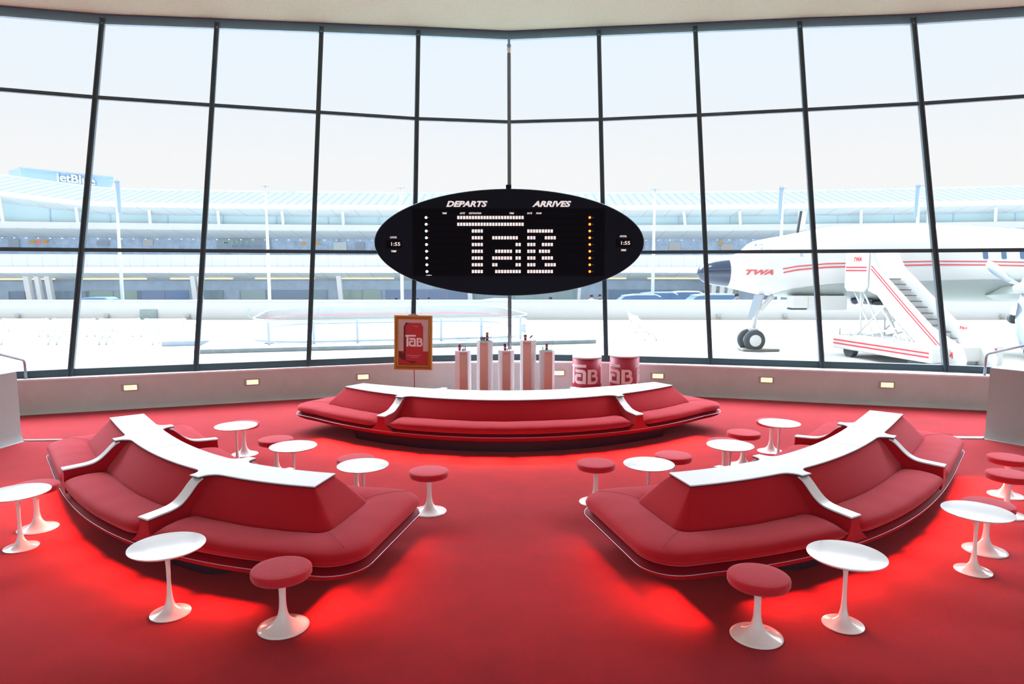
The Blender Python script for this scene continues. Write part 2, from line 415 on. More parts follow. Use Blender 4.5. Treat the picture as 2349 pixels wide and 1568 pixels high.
def make_sofa(name, label, cat, cv, zt, w, dw, arms_o, arms_i, group, scale_z=1.0, seam=(0.0,), plinth_L=1.7, widths=.79, glow=()):
    root = thing(name, label, cat, cv.world(0, 0, 0), 0, group)
    O = Vector(root.location)
    L = cv.half
    def W(s_, v, z):
        return cv.world(s_, v+(dw(s_) if v > 0 else -dw(s_))*min(1, abs(v)/.15), z)-O
    def ring(L_, W_, r, z): return [W(p[0], p[1], z) for p in rrect(L_, W_, r)]
    k = scale_z; zs = .44*k; zr = .28*k; RL = L+.62; RW_ = widths; zarm = .50*k
    # plinth
    m = MB(); m.loft([ring(plinth_L, .50, .2, 0), ring(plinth_L+.02, .52, .2, zr-.08)]); m.build('plinth', PLINTHM, root)
    # hull: boat-shaped shell with an open tray on top
    m = MB()
    hull = [(RL-.75, RW_-.33, .2, zr-.095), (RL-.32, RW_-.16, .25, zr-.082), (RL-.10, RW_-.05, .28, zr-.062), (RL-.02, RW_-.012, .30, zr-.038), (RL, RW_, .30, zr-.008), (RL-.004, RW_-.004, .30, zr+.004),
            (RL-.03, RW_-.03, .28, zr+.010), (RL-.07, RW_-.065, .27, zr+.035), (RL-.14, RW_-.13, .24, zr+.055), (RL-.5, RW_-.3, .1, zr+.055)]
    m.loft([ring(*h) for h in hull]); hull_o = smooth_angle(m.build('hull', SHELL, root), 50)
    # polished bead along the rim
    pts = ring(RL+.004, RW_+.004, .30, zr); m = MB(); m.tube(pts, .0032, 6, loop=True); m.build('rim_trim', CHROME, root, True)
    # backrest: sloping upholstered block all round
    m = MB(); zb = zt-.015
    prof = [(1.0, 0), (.97, .006), (.75, .07), (.45, .14), (.15, .215), (0, .235)]
    rr = [ring(L+.235-.01, w+.235, .10, zr+.04)]
    for f, o_ in reversed(prof): rr.append(ring(L+o_-.012, w+o_-.012, .012+o_*.4, zs-.03+(zb-zs+.03)*f))
    m.loft(rr); smooth_angle(m.build('backrest', FAB, root), 50)
    # arms
    arm_list = [(a, 1) for a in arms_o]+[(a, -1) for a in arms_i]
    def za(t):                      # arm profile height by distance out from the slab
        P_ = [(0, zt-.012), (.10, zt-.02), (.145, zt-.045), (.19, zt-.10), (.24, zarm+.075), (.30, zarm+.03), (.38, zarm+.012), (.60, zarm)]
        for (x0, y0), (x1, y1) in zip(P_, P_[1:]):
            if t <= x1: f = (t-x0)/(x1-x0); return y0+(y1-y0)*f
        return zarm
    za_raw = za
    def za(t):
        return min(za_raw(max(0, t)), sum(za_raw(max(0, t+d_*.011)) for d_ in range(-4, 5))/9) if t < .08 else sum(za_raw(t+d_*.011) for d_ in range(-4, 5))/9
    ts = [0, .05, .10, .125, .145, .165, .19, .215, .24, .27, .30, .34, .38, .45, .52, .585]
    for a, sg in arm_list:
        arm = None
        ringsL = []
        for t in ts:
            v = w+t; zt_ = za(t)-.012; rg = []
            zz = [zt_-(zt_-(zr-.02))*i/9 for i in range(10)]
            # flare towards the foot like a trumpet
            def ht(z):
                f = max(0, (zs+.03-z)/(zs+.03-(zr-.02))); return .047+.14*f**2.6
            inn = .006 if t > .5 else 0
            left = [(a-ht(z), z) for z in zz]; right = [(a+ht(z), z) for z in reversed(zz)]
            for s_, z in left+right:
                vv = v
                if t > .55: vv = v-.0+max(0, (zarm-z))*.05
                rg.append(W(s_, sg*vv, z))
            ringsL.append(rg)
        m = MB(); m.loft(ringsL); arm = smooth_angle(m.build('armrest', SHELL if False else FAB, root), 50)
        rg = []
        cap = []
        for t in [x/40*.595 for x in range(41)]:
            h = .052 if t > .1 else .052+.0*(.1-t)
            z = za(t); v = w+t
            cap.append([W(a-h, sg*v, z-.012), W(a+h, sg*v, z-.012), W(a+h, sg*v, z+.001), W(a-h, sg*v, z+.001)])
        m = MB(); m.loft(cap[6:]); o = smooth_angle(m.build('arm_cap', LAMI, arm), 35)
        m = MB(); m.loft([[p+Vector((0, 0, -.013)) for p in r_] for r_ in cap[6:]]); 
        m = MB(); m.loft([[W(a-.0535, sg*(w+t), za(t)-.017), W(a+.0535, sg*(w+t), za(t)-.017), W(a+.0535, sg*(w+t), za(t)-.0125), W(a-.0535, sg*(w+t), za(t)-.0125)] for t in [x/40*.597 for x in range(6, 41)]]); m.build('cap_edge', EDGE, arm)
    # white top slab with flared arm flanges
    def slab_side(arms, sg):
        pts = []; ev = []
        for a in sorted(arms):
            fl = [(-.17, 0), (-.13, .006), (-.095, .022), (-.07, .05), (-.056, .085), (-.053, .135), (.053, .135), (.056, .085), (.07, .05), (.095, .022), (.13, .006), (.17, 0)]
            ev += [(a+x, y) for x, y in fl]
        s_ = -L; res = []
        n = 60
        grid = [(-L+2*L*i/n, 0) for i in range(n+1)]
        allp = [g for g in grid if not any(abs(g[0]-a) < .172 for a in arms)]+ev
        allp.sort(key=lambda p: p[0] if True else 0)
        # keep flange order
        allp = sorted(allp, key=lambda p: p[0])
        return [(p[0], sg*(w+p[1])) for p in allp]
    up = slab_side(arms_o, 1); dn = list(reversed(slab_side(arms_i, -1)))
    poly = up+dn
    P2 = [W(s_, v, 0) for s_, v in poly]
    m = MB(); m.prism([(p.x, p.y) for p in P2], zt-.010, zt); slab = m.build('top_slab', LAMI, root)
    P3 = [W(s_*(1.0), v, 0) for s_, v in poly]
    m = MB(); m.prism([(p.x, p.y) for p in P3], zt-.018, zt-.0101); m.build('slab_edge', EDGE, slab)
    for sp in seam:
        m = MB(); m.loft([[W(sp-.0025, v, zt-.001), W(sp+.0025, v, zt-.001), W(sp+.0025, v, zt+.0006), W(sp-.0025, v, zt+.0006)] for v in (-w, -w/2, 0, w/2, w)]); m.build('joint', EDGE, slab)
    # cushions
    def cushion(path_in, path_out, nm='seat_cushion', open_ends=True):
        N = len(path_in); rings = []
        acc = [0]
        for i in range(1, N):
            pm = lambda j: ((path_in[j][0]+path_out[j][0])/2, (path_in[j][1]+path_out[j][1])/2)
            p, q = pm(i-1), pm(i); acc.append(acc[-1]+hypot(p[0]-q[0], p[1]-q[1]))
        tot = acc[-1]
        K = 28
        for i in range(N):
            d = min(acc[i], tot-acc[i]); e = min(1, d/.13); sc = sqrt(max(0, 1-(1-e)**2)); hh = .25+.75*sc; ww = .90+.10*sc
            a, c = path_in[i], path_out[i]; rg = []
            wob = .0022*sin(acc[i]*5.3+path_in[0][0])+.0013*sin(acc[i]*17+1)
            for j in range(K):
                th = 2*pi*j/K; cx_, sx_ = cos(th), sin(th)
                x = (abs(cx_)**.55)*(1 if cx_ >= 0 else -1); y = (abs(sx_)**.62)*(1 if sx_ >= 0 else -1)
                f = .5+.5*x*ww+ (0)
                crown = .012*(1-x*x)*(1 if y > 0 else 0)
                hz = .062*k*1.0
                zc = zs-.062+.0
                z = zc+y*hz*hh+crown*sc+(wob if y > 0 else 0)
                # gentle fall to the front edge
                z -= .012*max(0, x) if y > 0 else 0
                rg.append(W(a[0]+(c[0]-a[0])*f, a[1]+(c[1]-a[1])*f, z))
            rings.append(rg)
        m = MB(); m.loft(rings); o = smooth_angle(m.build(nm, FAB, root), 60)
        # piping welt along the front lower edge
        wp = [r_[0]+(r_[0]-r_[K//2]).normalized()*.002+Vector((0, 0, -.004)) for r_ in rings]
        m = MB(); m.tube(wp, .004, 6); m.build('piping', FAB, o, True)
        return o
    win, wout = w+.205, RW_-.006
    gap = .075
    for arms, sg in ((sorted(arms_o), 1), (sorted(arms_i), -1)):
        s0, s1 = arms[0]+gap, arms[1]-gap; n = 44
        cushion([(s0+(s1-s0)*i/n, sg*(win)) for i in range(n+1)], [(s0+(s1-s0)*i/n, sg*wout) for i in range(n+1)])
    for sg in (-1, 1):
        ao = (max(arms_o) if sg > 0 else min(arms_o)); ai = (max(arms_i) if sg > 0 else min(arms_i))
        Li, Lo = L+.185, RL-.006; ri, ro = .11, .295
        pin, pout = [], []
        n = 26; s0 = abs(ao)+gap
        if True:
            for i in range(n+1): f = i/n; pin.append((sg*(s0+(Li-ri-s0)*f), win)); pout.append((sg*(s0+(Lo-ro-s0)*f), wout))
            for i in range(1, 9): a = pi/2*(1-i/8); pin.append((sg*(Li-ri+ri*cos(a)), win-ri+ri*sin(a))); pout.append((sg*(Lo-ro+ro*cos(a)), wout-ro+ro*sin(a)))
            for i in range(1, 15): f = i/14; pin.append((sg*Li, (win-ri)*(1-2*f))); pout.append((sg*Lo, (wout-ro)*(1-2*f)))
            for i in range(1, 9): a = -pi/2*i/8; pin.append((sg*(Li-ri+ri*cos(a)), -win+ri+ri*sin(a))); pout.append((sg*(Lo-ro+ro*cos(a)), -wout+ro+ro*sin(a)))
            s1 = abs(ai)+gap
            for i in range(1, n+1): f = i/n; pin.append((sg*(Li-ri+(s1-Li+ri)*f), -win)); pout.append((sg*(Lo-ro+(s1-Lo+ro)*f), -wout))
        co = cushion(pin, pout)
        for q_, sg2 in ((n+4, 1), (n+8+14+4, -1)):
            a, c = pin[q_], pout[q_]
            pts_ = []
            for j in range(11):
                f = .06+.80*j/10; x = 2*f-1; y = (1-abs(x)**(1/.55*1.0))**.62 if abs(x) < 1 else 0
                sn = max(0, 1-abs(x)**(2/.55))**.5; y = sn**.62
                pts_.append(W(a[0]+(c[0]-a[0])*f, a[1]+(c[1]-a[1])*f, zs-.062+y*.062*k+.012*(1-x*x)-.012*max(0, x)+.012*1.0+.0005))
            m = MB(); m.tube([p-Vector((0, 0, .0005)) for p in pts_], .0018, 5); m.build('seam', SHELL, co, True)
    # lamps under the hull, in the shadow of the shell, washing the carpet
    for s_, v, en, sw in glow:
        ld = bpy.data.lights.new('underseat_lamp', 'AREA'); ld.shape = 'RECTANGLE'; ld.size = sw; ld.size_y = .05; ld.energy = en; ld.color = (1.0, .16, .12); ld.spread = radians(110)
        lo = bpy.data.objects.new('underseat_lamp', ld); COL.objects.link(lo)
        if abs(s_) > L+.2:
            p = W(s_, v, zr-.12); q = W(s_+.3*(1 if s_ > 0 else -1), v, zr-.27); p2 = W(s_, v+.01, zr-.12)
        else:
            p = W(s_, v, zr-.12); q = W(s_, v+(.3 if v > 0 else -.3), zr-.27); p2 = W(s_+.01, v, zr-.12)
        d = (q-p).normalized(); x = (p2-p).normalized(); zax = -d; yax = zax.cross(x).normalized(); x = yax.cross(zax).normalized()
        R = Matrix((x, yax, zax)).transposed()
        lo.matrix_world = Matrix.Translation(p+O) @ R.to_4x4()
        lo.parent = root; lo.matrix_parent_inverse = Matrix.Translation(-O)
    return root
GE = 4.4
def side_glow(L):
    g = []
    for i in range(9): g.append((-L*1.0+2.1*L*i/8, .70, GE, .55))
    g += [(L+.52, v_, GE*.16, .45) for v_ in (-.5, -.17, .17, .5)]
    return g
cvL = Curve((-3.061, 6.725), (.7737, -.6336), (-.6336, -.7737), 1.958, [-0.01891, -0.09367, 0.07135, 0.35905])
cvR = Curve((2.975, 6.837), (-.7648, -.6443), (-.6443, .7648), 2.066, [0.01518, 0.08221, -0.06274, -0.35167])
# right curve: flip so that +v points outward, like the others
cvR = Curve((2.975, 6.837), (-.7648, -.6443), (.6443, -.7648), 2.066, [-0.01518, -0.08221, 0.06274, 0.35167])
cvC = Curve((-.038, 10.619), (.9997, .0258), (.0258, -.9997), 2.435, [.001, .0019, -.1629, -.0098, .9439])
SG = 'curved red banquette islands with white tops'
make_sofa('banquette_sofa', 'curved red banquette island with white top, at the left near the left stub wall', 'sofa', cvL, .72, .18, lambda s_: 0.0, (-.82, .95), (-1.12, .90), SG, seam=(-.16,), plinth_L=1.4, glow=side_glow(cvL.half))
make_sofa('banquette_sofa', 'curved red banquette island with white top, at the right, near end facing left', 'sofa', cvR, .72, .18, lambda s_: 0.0, (-.81, 1.07), (-1.12, .94), SG, seam=(-.14,), plinth_L=1.45, glow=side_glow(cvR.half))
def dwC(s_): return max(0, .185*(1-(min(abs(s_), 2.65)/2.65)**2))
make_sofa('banquette_sofa', 'widest curved red banquette island, under the oval board in front of the white plinths', 'sofa', cvC, .65, .185, dwC, (-1.46, 1.44), (-1.18, 1.14), SG, scale_z=.93, seam=(-.93, .93), plinth_L=2.2, widths=.775,
          glow=[(-2.2+4.4*i/9, .72, GE*1.15, .55) for i in range(10)])

# ------------------------------------------------------------------ pedestal tables and stools
SCL = .9423
def lab(u): return u
def make_table():
    r = thing('pedestal_table', '', 'table')
    m = MB(); m.lathe([(.001, .482), (.20, .484), (.240, .489), (.2535, .499), (.2553, .503), (.2545, .506), (.252, .5065), (.001, .5065)], n=72); smooth_angle(m.build('tabletop', TTOP, r), 40)
    prof = [(.001, 0), (.1345, 0), (.1372, .004), (.136, .008), (.12, .011), (.095, .018), (.07, .029), (.048, .047), (.032, .074), (.023, .110), (.0172, .16), (.0142, .23), (.0138, .30), (.0155, .36), (.019, .41), (.026, .45), (.036, .472), (.05, .484), (.001, .484)]
    m = MB(); m.lathe(prof, n=48); smooth_angle(m.build('pedestal', TULIP, r), 60)
    return r
def make_stool():
    r = thing('pedestal_stool', '', 'stool')
    m = MB(); m.lathe([(.001, .364), (.18, .364), (.191, .367), (.197, .373), (.200, .384), (.2025, .400), (.2025, .412), (.200, .4195), (.194, .4255), (.18, .4295), (.14, .434), (.08, .4365), (.001, .4375)], n=72); s_ = smooth_angle(m.build('seat', FABS, r), 60)
    m = MB(); m.tube([(.1995*cos(2*pi*i/60), .1995*sin(2*pi*i/60), .384) for i in range(60)], .003, 6, loop=True); m.build('welt', FABS, s_, True)
    prof = [(.001, 0), (.170, 0), (.1727, .003), (.171, .007), (.15, .012), (.12, .021), (.09, .034), (.065, .051), (.045, .075), (.033, .104), (.0265, .14), (.0235, .18), (.0228, .22), (.024, .27), (.0285, .31), (.037, .34), (.046, .356), (.054, .364), (.001, .364)]
    m = MB(); m.lathe(prof, n=48); smooth_angle(m.build('pedestal', TULIP, r), 60)
    return r
TABLES = [((-2.595, 4.934), 'white round pedestal table in the left foreground beside a red stool'),
 ((2.435, 4.769), 'white round pedestal table in the right foreground beside a red stool'),
 ((3.996, 5.666), 'white round pedestal table at the right, overlapping a stool behind it near the frame edge'),
 ((-4.613, 6.169), 'white round pedestal table cut by the left edge of the photo'),
 ((-3.663, 8.880), 'farthest white round pedestal table behind the left banquette, over a stool'),
 ((-2.570, 7.834), 'middle one of the three white tables behind the left banquette'),
 ((-1.581, 7.048), 'white round pedestal table with a grey reflection beyond the near end of the left banquette'),
 ((1.461, 7.099), 'white round pedestal table between two stools beyond the near end of the right banquette'),
 ((2.577, 7.877), 'middle one of the three white tables behind the right banquette, before two stools'),
 ((3.613, 9.045), 'farthest white round pedestal table behind the right banquette, partly hiding a stool')]
STOOLS = [((-1.67, 4.736), 'red round stool in the left foreground, right of the white table'),
 ((1.743, 4.614), 'red round stool in the right foreground, left of the white table'),
 ((-4.783, 6.642), 'red round stool half hidden by the table at the left edge of the photo'),
 ((4.395, 6.097), 'red round stool hidden behind the white table at the right edge'),
 ((5.71, 7.654), 'farther one of the two red stools stacked up in view at the right edge'),
 ((5.259, 7.022), 'nearer one of the two red stools stacked up in view at the right edge'),
 ((-.891, 7.123), 'red round stool standing alone to the right of the left banquette'),
 ((.937, 7.424), 'red round stool standing alone to the left of the right banquette'),
 ((1.875, 7.745), 'red round stool just behind the white table with the slanted reflection'),
 ((-1.786, 7.612), 'red round stool peeking out behind the table nearest the left banquette end'),
 ((-3.008, 8.502), 'red round stool behind and left of the middle white table on the left side'),
 ((-3.776, 9.408), 'red round stool almost covered by the farthest white table on the left'),
 ((3.708, 9.559), 'red round stool almost covered by the farthest white table on the right'),
 ((3.069, 8.854), 'red round stool standing clear between the two far white tables on the right'),
 ((2.674, 8.393), 'red round stool mostly covered by the middle white table on the right')]
tp = make_table(); sp = make_stool()
for i, ((x, y), lb) in enumerate(TABLES):
    o = tp if i == 0 else copy_tree(tp)
    o.location = (x*SCL, y*SCL, 0); o['label'] = lb; o['group'] = 'white pedestal tables in the lounge'
for i, ((x, y), lb) in enumerate(STOOLS):
    o = sp if i == 0 else copy_tree(sp)
    o.location = (x*SCL, y*SCL, 0); o.rotation_euler.z = (i*1.3) % 3; o['label'] = lb; o['group'] = 'red pedestal stools in the lounge'
sp.rotation_euler.z = .25
#PART2
# ------------------------------------------------------------------ more materials
BLACK = mat('black_enamel', (.004, .008, .017), .5, spec=.12)
BLACK2 = mat('black_display', (.003, .004, .008), .6, spec=.08)
LETTER = mat('white_lettering', (.85, .86, .88), .5, emit=(1, 1, 1), estr=.45)  # lettering is no lamp; glow added to keep it bright white
CELL = mat('white_flap', (.92, .92, .90), .5, emit=(1, 1, .97), estr=.6)  # glow added so the board's flaps and digits stay white in the shade
GREENL = mat('green_lamp', (.5, 1, .85), .4, emit=(.55, 1.0, .82), estr=3.0)
ORANGEL = mat('orange_lamp', (1, .3, .05), .4, emit=(1.0, .16, .02), estr=3.5)
DIMRED = mat('unlit_red_lamp', (.16, .01, .02), .4)
DIMCYAN = mat('unlit_cyan_lamp', (.01, .10, .12), .4)
POSTM = mat('grey_post', (.16, .19, .21), .45, metal=.1)
PEDW = mat('white_pedestal_paint', (.84, .85, .88), .45)
PEDP = mat('salmon_bounce_tint', (.80, .52, .44), .6)  # pedestal face taken as white; red carpet bounce put into its colour
PLATEM = mat('rosy_label_plate', (.74, .50, .50), .5)
CRIMSON = mat('crimson_print', (.40, .010, .042), .45, bump=.05, bscale=400)
PRINTW = mat('white_print', (.86, .80, .80), .5)
REDP = mat('red_paint', (.70, .03, .05), .4)
GOLD = mat('old_gold_frame', (.42, .19, .04), .35, metal=.6, bump=.3, bscale=60)
WOODR = mat('reddish_gilt_edge', (.30, .09, .03), .5)
ACRYL = glass_mat('clear_acrylic', (.97, .985, .99))
WARM = mat('warm_lamp_lens', (1, .8, .6), .4, emit=(1.0, .64, .38), estr=1.7)
LAMPH = mat('lamp_surround', (.42, .38, .37), .5)
STEEL = mat('brushed_rail', (.30, .34, .38), .3, metal=.1)
GREENF = mat('model_turf', (.05, .45, .30), .8)
GREYM = mat('grey_model', (.22, .25, .30), .5)
OWHITE = mat('sunlit_white_paint', (.64, .64, .63), .5)
OCONC = mat('pale_concrete', (.42, .415, .40), .9, var=.04, vscale=.4)
OGREY = mat('weathered_kerb', (.22, .26, .28), .9, var=.15, vscale=3)
TAR = mat('light_tarmac', (.36, .36, .36), .9, var=.05, vscale=.25)
TWALL = mat('blue_grey_cladding', (.56, .69, .84), .6, var=.12, vscale=.8)
TDARK = mat('shaded_terminal_wall', (.52, .66, .84), .5, var=.25, vscale=.9)
TGLASS = mat('aqua_glazing', (.60, .79, .84), .15, spec=.6)
TROOF = mat('ribbed_metal_roof', (.205, .225, .255), .95, spec=0.0)
TWHITE = mat('terminal_white', (.84, .84, .84), .6)
TDECK = mat('deck_parapet_panel', (.68, .73, .80), .6)
TPANEL = mat('pale_blue_panel', (.40, .48, .57), .6)
TSOF = mat('soffit_panels', (.76, .82, .83), .7)
TYRE = mat('tyre_rubber', (.06, .07, .08), .8)
ALUM = mat('bare_aluminium_belly', (.40, .45, .44), .45, metal=.1)
PWHITE = mat('aircraft_white', (.68, .68, .67), .3)
PRED = mat('aircraft_red', (.62, .09, .10), .4)
RADOME = mat('slate_radome', (.035, .055, .10), .12, spec=.8)
CABGL = mat('cabin_window', (.09, .17, .30), .15)
BLUEP = mat('pale_blue_print', (.30, .44, .66), .5)
def seams(m, period, width, k):
    nt = m.node_tree; b_ = nt.nodes['Principled BSDF']; tc = nt.nodes.new('ShaderNodeTexCoord'); sp_n = nt.nodes.new('ShaderNodeSeparateXYZ')
    dv = nt.nodes.new('ShaderNodeMath'); dv.operation = 'DIVIDE'; dv.inputs[1].default_value = period
    fr = nt.nodes.new('ShaderNodeMath'); fr.operation = 'FRACT'; lt = nt.nodes.new('ShaderNodeMath'); lt.operation = 'LESS_THAN'; lt.inputs[1].default_value = width
    mx = nt.nodes.new('ShaderNodeMix'); mx.data_type = 'RGBA'; c = b_.inputs['Base Color'].default_value[:]
    mx.inputs['A'].default_value = c; mx.inputs['B'].default_value = (c[0]*k, c[1]*k, c[2]*k, 1)
    nt.links.new(tc.outputs['Object'], sp_n.inputs[0]); nt.links.new(sp_n.outputs['X'], dv.inputs[0]); nt.links.new(dv.outputs[0], fr.inputs[0]); nt.links.new(fr.outputs[0], lt.inputs[0])
    nt.links.new(lt.outputs[0], mx.inputs['Factor']); nt.links.new(mx.outputs['Result'], b_.inputs['Base Color'])
seams(TROOF, 1.0, .30, .80); seams(TSOF, 2.6, .03, .70); seams(TDECK, 1.35, .05, .80)
PLEXI = glass_mat('rink_panel', (.96, .98, .99))
AMBER = mat('amber_sign', (.85, .45, .08), .5)

# ------------------------------------------------------------------ text
def text_mesh(body, w, h, depth=.004, shear=0.0, bold=0.0):
    cu = bpy.data.curves.new('t', 'FONT'); cu.body = body; cu.size = 1; cu.shear = shear; cu.offset = bold; cu.resolution_u = 3
    ob = bpy.data.objects.new('t', cu); COL.objects.link(ob)
    bpy.context.view_layer.update()
    dg = bpy.context.evaluated_depsgraph_get(); me = bpy.data.meshes.new_from_object(ob.evaluated_get(dg))
    V = [v.co.copy() for v in me.vertices]; F = [tuple(p.vertices) for p in me.polygons]
    bpy.data.objects.remove(ob); bpy.data.curves.remove(cu); bpy.data.meshes.remove(me)
    x0 = min(v.x for v in V); x1 = max(v.x for v in V); y0 = min(v.y for v in V); y1 = max(v.y for v in V)
    P = [((v.x-(x0+x1)/2)/(x1-x0)*w, (v.y-(y0+y1)/2)/(y1-y0)*h) for v in V]
    return extr(P, F, depth)
def extr(P, F, depth):
    """flat faces in (x,y) -> solid; returns verts (x, y, t) with t=0 front, t=depth back"""
    n = len(P); V = [(x, y, 0) for x, y in P]+[(x, y, depth) for x, y in P]; FF = list(F)+[tuple(i+n for i in reversed(f)) for f in F]
    cnt = {}
    for f in F:
        for i in range(len(f)):
            a, b_ = f[i], f[(i+1) % len(f)]; cnt[(a, b_)] = 1
    for a, b_ in list(cnt):
        if (b_, a) not in cnt: FF.append((b_, a, a+n, b_+n))
    return V, FF
def poly_faces(loops):
    L3 = [[Vector((x, y, 0)) for x, y in l] for l in loops]; flat = [p for l in loops for p in l]; T = []
    for t in tessellate_polygon(L3):
        a, b_, c = (Vector(flat[i]) for i in t)
        T.append(tuple(t) if (b_-a).x*(c-a).y-(b_-a).y*(c-a).x > 0 else (t[0], t[2], t[1]))
    return flat, T
def put(VF, name, mt, parent, M, fn=None):
    """place a text/poly solid: local (x, y, t) -> x right, y up, t away from the viewer"""
    V, F = VF
    if fn is None: W = [M @ Vector((x, t, y)) for x, y, t in V]
    else: W = [fn(x, y, t) for x, y, t in V]
    return mesh_obj(name, W, F, mt, parent)
def T3(x, y, z, rz=0): return Matrix.Translation((x, y, z)) @ Matrix.Rotation(rz, 4, 'Z')

def arc(cx, cy, r, a0, a1, n=6): return [(cx+r*cos(radians(a0+(a1-a0)*i/n)), cy+r*sin(radians(a0+(a1-a0)*i/n))) for i in range(n+1)]
# the three-letter mark, in units (x 0..360, y 0..241)
LG_T = [[(0, 200), (34, 204), (28, 150), (28, 0), (68, 0), (68, 204), (218, 206), (218, 241), (40, 239), (0, 232)]]
LG_A = [[(86, 178)]+arc(176, 136, 42, 90, 0)+[(218, 2), (128, 2)]+arc(122, 50, 46, 262, 180)+arc(116, 86, 38, 180, 90)+[(164, 124), (164, 88), (126, 88)]+arc(124, 76, 12, 90, 180)+[(112, 52)]+arc(124, 52, 14, 180, 270)+[(182, 38), (182, 124)]+arc(166, 124, 16, 0, 90)+[(86, 142)]]
LG_B = [[(235, 2), (308, 2)]+arc(306, 54, 52, 270, 360)+[(358, 72), (352, 92), (340, 104), (350, 120)]+arc(306, 138, 42, 0, 90)+[(235, 180)],
        [(273, 34), (273, 150), (298, 150)]+arc(298, 134, 16, 90, -90)+[(284, 118), (284, 86), (304, 86)]+arc(306, 60, 24, 80, -88)+[(300, 34)]]
def subdiv_x(loops, step):
    out = []
    for l in loops:
        o = []
        for i, p in enumerate(l):
            q = l[(i+1) % len(l)]; k = max(1, int(abs(q[0]-p[0])/step)+ (1 if abs(q[0]-p[0]) > step else 0))
            for j in range(k): o.append((p[0]+(q[0]-p[0])*j/k, p[1]+(q[1]-p[1])*j/k))
        out.append(o)
    return out
def slice_faces(flat, T, xs):
    """cut triangles along vertical lines so they can be bent round a drum"""
    import bmesh
    bm = bmesh.new(); vs = [bm.verts.new((x, y, 0)) for x, y in flat]
    for t in T:
        try: bm.faces.new([vs[i] for i in t])
        except ValueError: pass
    for x in xs:
        bmesh.ops.bisect_plane(bm, geom=bm.verts[:]+bm.edges[:]+bm.faces[:], plane_co=(x, 0, 0), plane_no=(1, 0, 0))
    bm.verts.index_update(); P = [(v.co.x, v.co.y) for v in bm.verts]; F = [tuple(v.index for v in f.verts) for f in bm.faces]; bm.free(); return P, F

# ------------------------------------------------------------------ central post and oval board
r_ = thing('support_post', 'grey vertical post in the middle of the window wall carrying the oval board', 'post')
yp = base[5].y-.03
def cpost(z): return Vector((at_h(5, z).x, base[5].y+LEAN*(z-ZS)-.04, z))
ztop = aty(1167.5, 122, cpost(6.9).y).z
r_.location = cpost(ZL); O5 = Vector(r_.location)
m = MB(); m.bar(cpost(ZL+.003)-O5, cpost(ztop)-O5, .075, .09); m.build('shaft', POSTM, r_)
m = MB(); pz = cpost(ztop)-O5; m.tube([pz, pz+Vector((0, 0, .05))], .045, 16); m.tube([pz+Vector((0, 0, .05)), pz+Vector((0, 0, .07))], .036, 16); m.tube([pz+Vector((0, 0, .07)), pz+Vector((0, 0, .09)), pz+Vector((0, 0, .13)), pz+Vector((0, 0, .17))], [.04, .056, .052, .03], 16); smooth_angle(m.build('white_collar', OWHITE, r_), 40)
m = MB(); m.tube([pz+Vector((0, 0, .14)), pz+Vector((0, -.01, .19)), pz+Vector((0, 0, .33))], .028, 14)
m.tube([pz+Vector((0, -.06, .16)), pz+Vector((0, .03, .17))], .045, 16); smooth_angle(m.build('top_joint', FRAMET, r_), 40)

YBD = 12.75
bl, br, bt, bb = aty(858, 555, YBD), aty(1478, 555, YBD), aty(1167.5, 432, YBD), aty(1167.5, 678, YBD)
bx, bz = (bl.x+br.x)/2, (bt.z+bb.z)/2; ba, bh = (br.x-bl.x)/2, (bt.z-bb.z)/2
board = thing('flight_information_board', 'black oval flight board with white flap dots and DEPARTS and ARRIVES headings', 'sign', (bx, YBD, bz))
def oval(k, y, e=0): return [Vector(((ba-e)*k*cos(2*pi*i/128), y, (bh-e)*k*sin(2*pi*i/128))) for i in range(128)]
m = MB(); m.loft([oval(1, .0, .02), oval(1, .012, .006), oval(1, .035), oval(1, .22), oval(1, .30, .06), oval(1, .36, .25)][::-1]); smooth_angle(m.build('housing', BLACK, board), 40)
for c_, d_ in (((0, .52, bh*.5), (.35, .45, .10)), ((0, .52, -bh*.4), (.35, .45, .10)), ((-.01, .10, bh+.03), (.10, .08, .09))):
    m = MB(); m.box(c_, d_); m.build('mounting_bracket', BLACK, board)
def bp(u, v): p = aty(u, v, YBD); return p.x-bx, p.z-bz
def bput(VF, name, mt, u, v, parent=board, rz=0, dy=-.006):
    x, z = bp(u, v); return put(VF, name, mt, parent, T3(x, dy, z))
px = (bl.x-br.x)/(858-1478)
x0, z0 = bp(948, 633); x1, z1 = bp(1388, 478)
m = MB(); fr = [(x0, z0), (x1, z0), (x1, z1), (x0, z1)]
m.box(((x0+x1)/2, -.002, (z0+z1)/2), (x1-x0, .012, z1-z0)); panel = m.build('display_panel', BLACK2, board)
m = MB()
for k in range(10):
    zz = bp(1168, 491+15.45*k)[1]; m.box(((x0+x1)/2, -.0095, zz), ((x1-x0)*.86, .003, .006))
m.build('row_divider', BLACK, panel)
ROWS = [[(0, 22)], [(0, 22)], [(5, 8), (24, 32)], [(5, 8), (12, 20), (24, 26), (30, 33)], [(5, 8), (20, 21), (24, 26), (29, 32)], [(5, 8), (13, 18), (20, 21), (24, 26), (28, 31)],
        [(5, 8), (12, 18), (20, 21), (24, 26), (29, 32)], [(5, 8), (12, 13), (20, 21), (24, 26), (30, 33)], [(5, 8), (13, 21), (24, 32)]]
